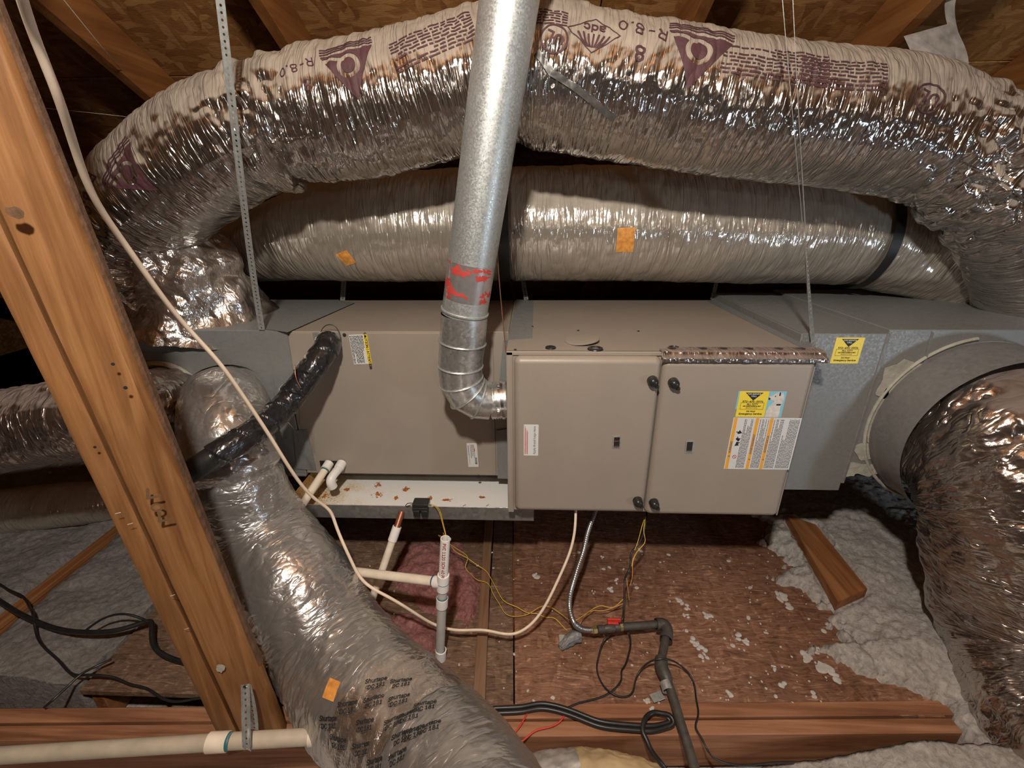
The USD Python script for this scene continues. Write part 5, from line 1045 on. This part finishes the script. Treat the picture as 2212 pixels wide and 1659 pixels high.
t2 = [P(a, b - 6, Z=.013) for a, b in thick] + [P(*crop(1160, 1300, 400, [q])[0], Z=z) for q, z in (((1540, 1450), .014), ((1590, 1420), .016), ((1560, 1385), .018))]
cable('strand', None, None, t1, .0062, 'black_rubber', n=12, par=tk); cable('strand', None, None, t2, .0058, 'black_rubber', n=12, par=tk)
cable('black_cable', 'small loop of black cable behind the foot of the upright drain pipe', 'cable', [P(*crop(860, 1359, 400, [q])[0], Z=z) for q, z in (((255, 640), .02), ((252, 520), .05), ((275, 410), .08), ((345, 360), .09), ((415, 420), .07), ((430, 530), .04), ((395, 660), .02), ((330, 800), .012))], .0068, 'black_rubber', n=12)
cable('red_wire', 'short red wire crossing the beam, nearer the silver duct', 'wire', [P(*crop(860, 1359, 400, [q])[0], Z=z) for q, z in (((1545, 1000), .006), ((1490, 1100), .008), ((1430, 1190), .008), ((1290, 1335), .004))], .0022, 'red_wire', n=8)
cable('red_wire', 'longer bent red wire crossing the beam under the black cable', 'wire', [P(*crop(860, 1359, 400, [q])[0], Z=z) for q, z in (((1995, 1015), .006), ((1930, 1105), .008), ((1800, 1172), .008), ((1640, 1215), .008), ((1540, 1290), .007), ((1390, 1410), .004))], .0022, 'red_wire', n=8)
lc = lambda pts: [P(*crop(0, 1100, 560, [(a, b)])[0], Z=z) for a, b, z in pts]
cable('black_cable', 'thick black cable sagging over the insulation left of the post', 'cable', lc([(-250, 640, .06), (0, 785, .06), (100, 850, .06), (280, 945, .06), (450, 1010, .05), (740, 1050, .05), (950, 1040, .05), (1150, 990, .05), (1285, 962, .05), (1296, 1020, .045), (1300, 1120, .035), (1330, 1190, .03), (1430, 1260, .02), (1640, 1320, .015), (1800, 1350, .012)]), .0075, 'black_rubber', n=12)
cable('black_wire', 'thin black wire arching above the thick cable left of the post', 'wire', lc([(735, 1030, .055), (850, 950, .07), (960, 905, .08), (1100, 900, .08), (1200, 930, .065), (1270, 962, .055)]), .0036, 'black_rubber', n=8)
cable('black_wire', 'thin dark wire winding down across the insulation to the post foot', 'wire', lc([(-80, 600, .05), (0, 640, .05), (80, 690, .05), (200, 750, .05), (250, 830, .05), (290, 940, .065), (300, 1010, .05), (340, 1130, .045), (400, 1200, .045), (500, 1290, .04), (570, 1370, .04), (650, 1415, .04), (750, 1415, .04), (870, 1420, .035), (980, 1440, .025), (1100, 1490, .015), (1250, 1530, .01), (1400, 1620, .008), (1550, 1640, .008), (1700, 1615, .01), (1850, 1645, .008)]), .0036, 'black_rubber', n=8)
cable('black_wire', 'thin dark wire lying straight across the insulation at the lower left', 'wire', lc([(950, 1280, .04), (800, 1350, .04), (690, 1410, .046), (600, 1490, .04), (420, 1655, .03), (380, 1690, .02)]), .0034, 'black_rubber', n=8)

# ------------------------------------------------------------------ hanger straps
fr_ = lambda Yt, z: z
def hanger(label, bot, top, w, m='strap_metal', face=None, holes=True, mid=None):
    t = thing('hanger_strap', label, 'strap', tuple(bot)); pts = [bot] + (mid or []) + [np.asarray(top)]; e = pts[-1] - pts[-2]; e = e / np.linalg.norm(e)
    while pts[-1][2] < zr(pts[-1][1]) + .05: pts[-1] = pts[-1] + e * .01
    top = pts[-1]
    if len(pts) == 2: pts = [bot, bot * .5 + np.asarray(top) * .5, top]
    holed_strap(pts, w, m, t, face=face, n_h=holes); return t
hanger('long perforated metal strap hanging in front of the left bend of the top duct', P(566, 712, Y=CY - .006), P(468, -60, Y=-.035), .019, mid=[P(548, 600, Y=.165), P(522, 400, Y=.07), P(493, 150, Y=.0)], face=(.15, -1, .1))
hanger('thin twisted metal strap hanging down to the right front corner of the furnace', P(1757, 752, Y=PY_ - .01), P(1712, -60, Y=-.02), .019, mid=[P(1748, 640, Y=.065), P(1733, 400, Y=.03), P(1722, 200, Y=.0)], face=np.array([(.5, -1, .1), (1, -.35, 0), (1, -.5, 0), (1, -.55, 0)]))
hanger('thinner metal strap just left of the twisted one in front of the ducts', P(1744, 645, Y=.085), P(1688, -60, Y=-.01), .019, mid=[P(1728, 430, Y=.05), P(1707, 200, Y=.01)], face=(1, -.42, 0))
for a, b, c, lab in ((740, 652, 746, 'short strap showing between the ducts and the coil cabinet top'), (1137, 648, 1122, 'short perforated strap behind the vent pipe and just right of it'), (1538, 648, 1560, 'short slanted strap at the back right corner of the furnace top')):
    hanger(lab, P(a, b, Y=DEP + .004), P(c, 560, Y=.93), .024 if a == 740 else .019)
hw = thing('hanging_wire', 'single thin wire rising beside the straight vent pipe', 'wire', tuple(P(1092, 760, Y=.0)))
obj('wire', wire([P(1093, 762, Y=.0), P(1086, 690, Y=.02), P(1078, 600, Y=.05), P(1070, 470, Y=.06)], .0016, 6), 'copper', hw, smooth=True)
cable('cobweb_strand', 'fine pale thread slanting across the rafter at the top left', 'thread', [P(130, -10, Y=.2), P(215, 95, Y=.35), P(262, 150, Y=.5)], .0011, 'pale_thread', n=5)
cable('cobweb_strand', 'fine pale thread between the post and the left rafter', 'thread', [P(80, 232, Y=.4), P(180, 242, Y=.45), P(272, 252, Y=.55)], .0009, 'pale_thread', n=5)
# foil scrap hanging at the right
nt = thing('foil_scrap', 'ragged grey foil scrap hanging from the rafter above the right end of the top duct', 'foil scrap', tuple(P(2040, 130, Y=.25)))
tape = [P(2062, -30, Y=.36), P(2055, 50, Y=.34), P(2068, 90, Y=.32), P(2075, 160, Y=.28)]
holed_strap(tape, .03, 'netting', nt, n_h=False, name='strip', face=np.array([(0, -1, 0), (.4, -1, .2), (-.3, -1, 0)]))
obj('flap', hull([P(a, b, Y=y) for a, b, y in ((1985, 80, .30), (2060, 48, .34), (2066, 140, .28), (1975, 128, .29), (1952, 78, .30))] + [P(a, b, Y=y + .01) for a, b, y in ((1985, 80, .30), (2060, 48, .34), (2066, 140, .28), (1975, 128, .29))]), 'netting', nt)
# tan faced batt at the bottom edge
kb = thing('kraft_faced_roll', 'tan paper-faced insulation roll at the bottom edge beside the silver duct', 'insulation', tuple(P(1330, 1690, Z=-.1)))
kt = Tube([P(1130, 1690, Z=-.01), P(1240, 1672, Z=-.03), P(1330, 1676, Z=-.04), P(1420, 1700, Z=-.06)], [.055, .06, .055, .05], disp=wrinkle(.006, .006, .002, 20, 950))
obj('grey_sleeve', kt.mesh(.006, 80, 0, kt.L * .40)[0], 'netting', kb, smooth=True); obj('paper_face', kt.mesh(.006, 80, kt.L * .40)[0], 'kraft', kb, smooth=True)
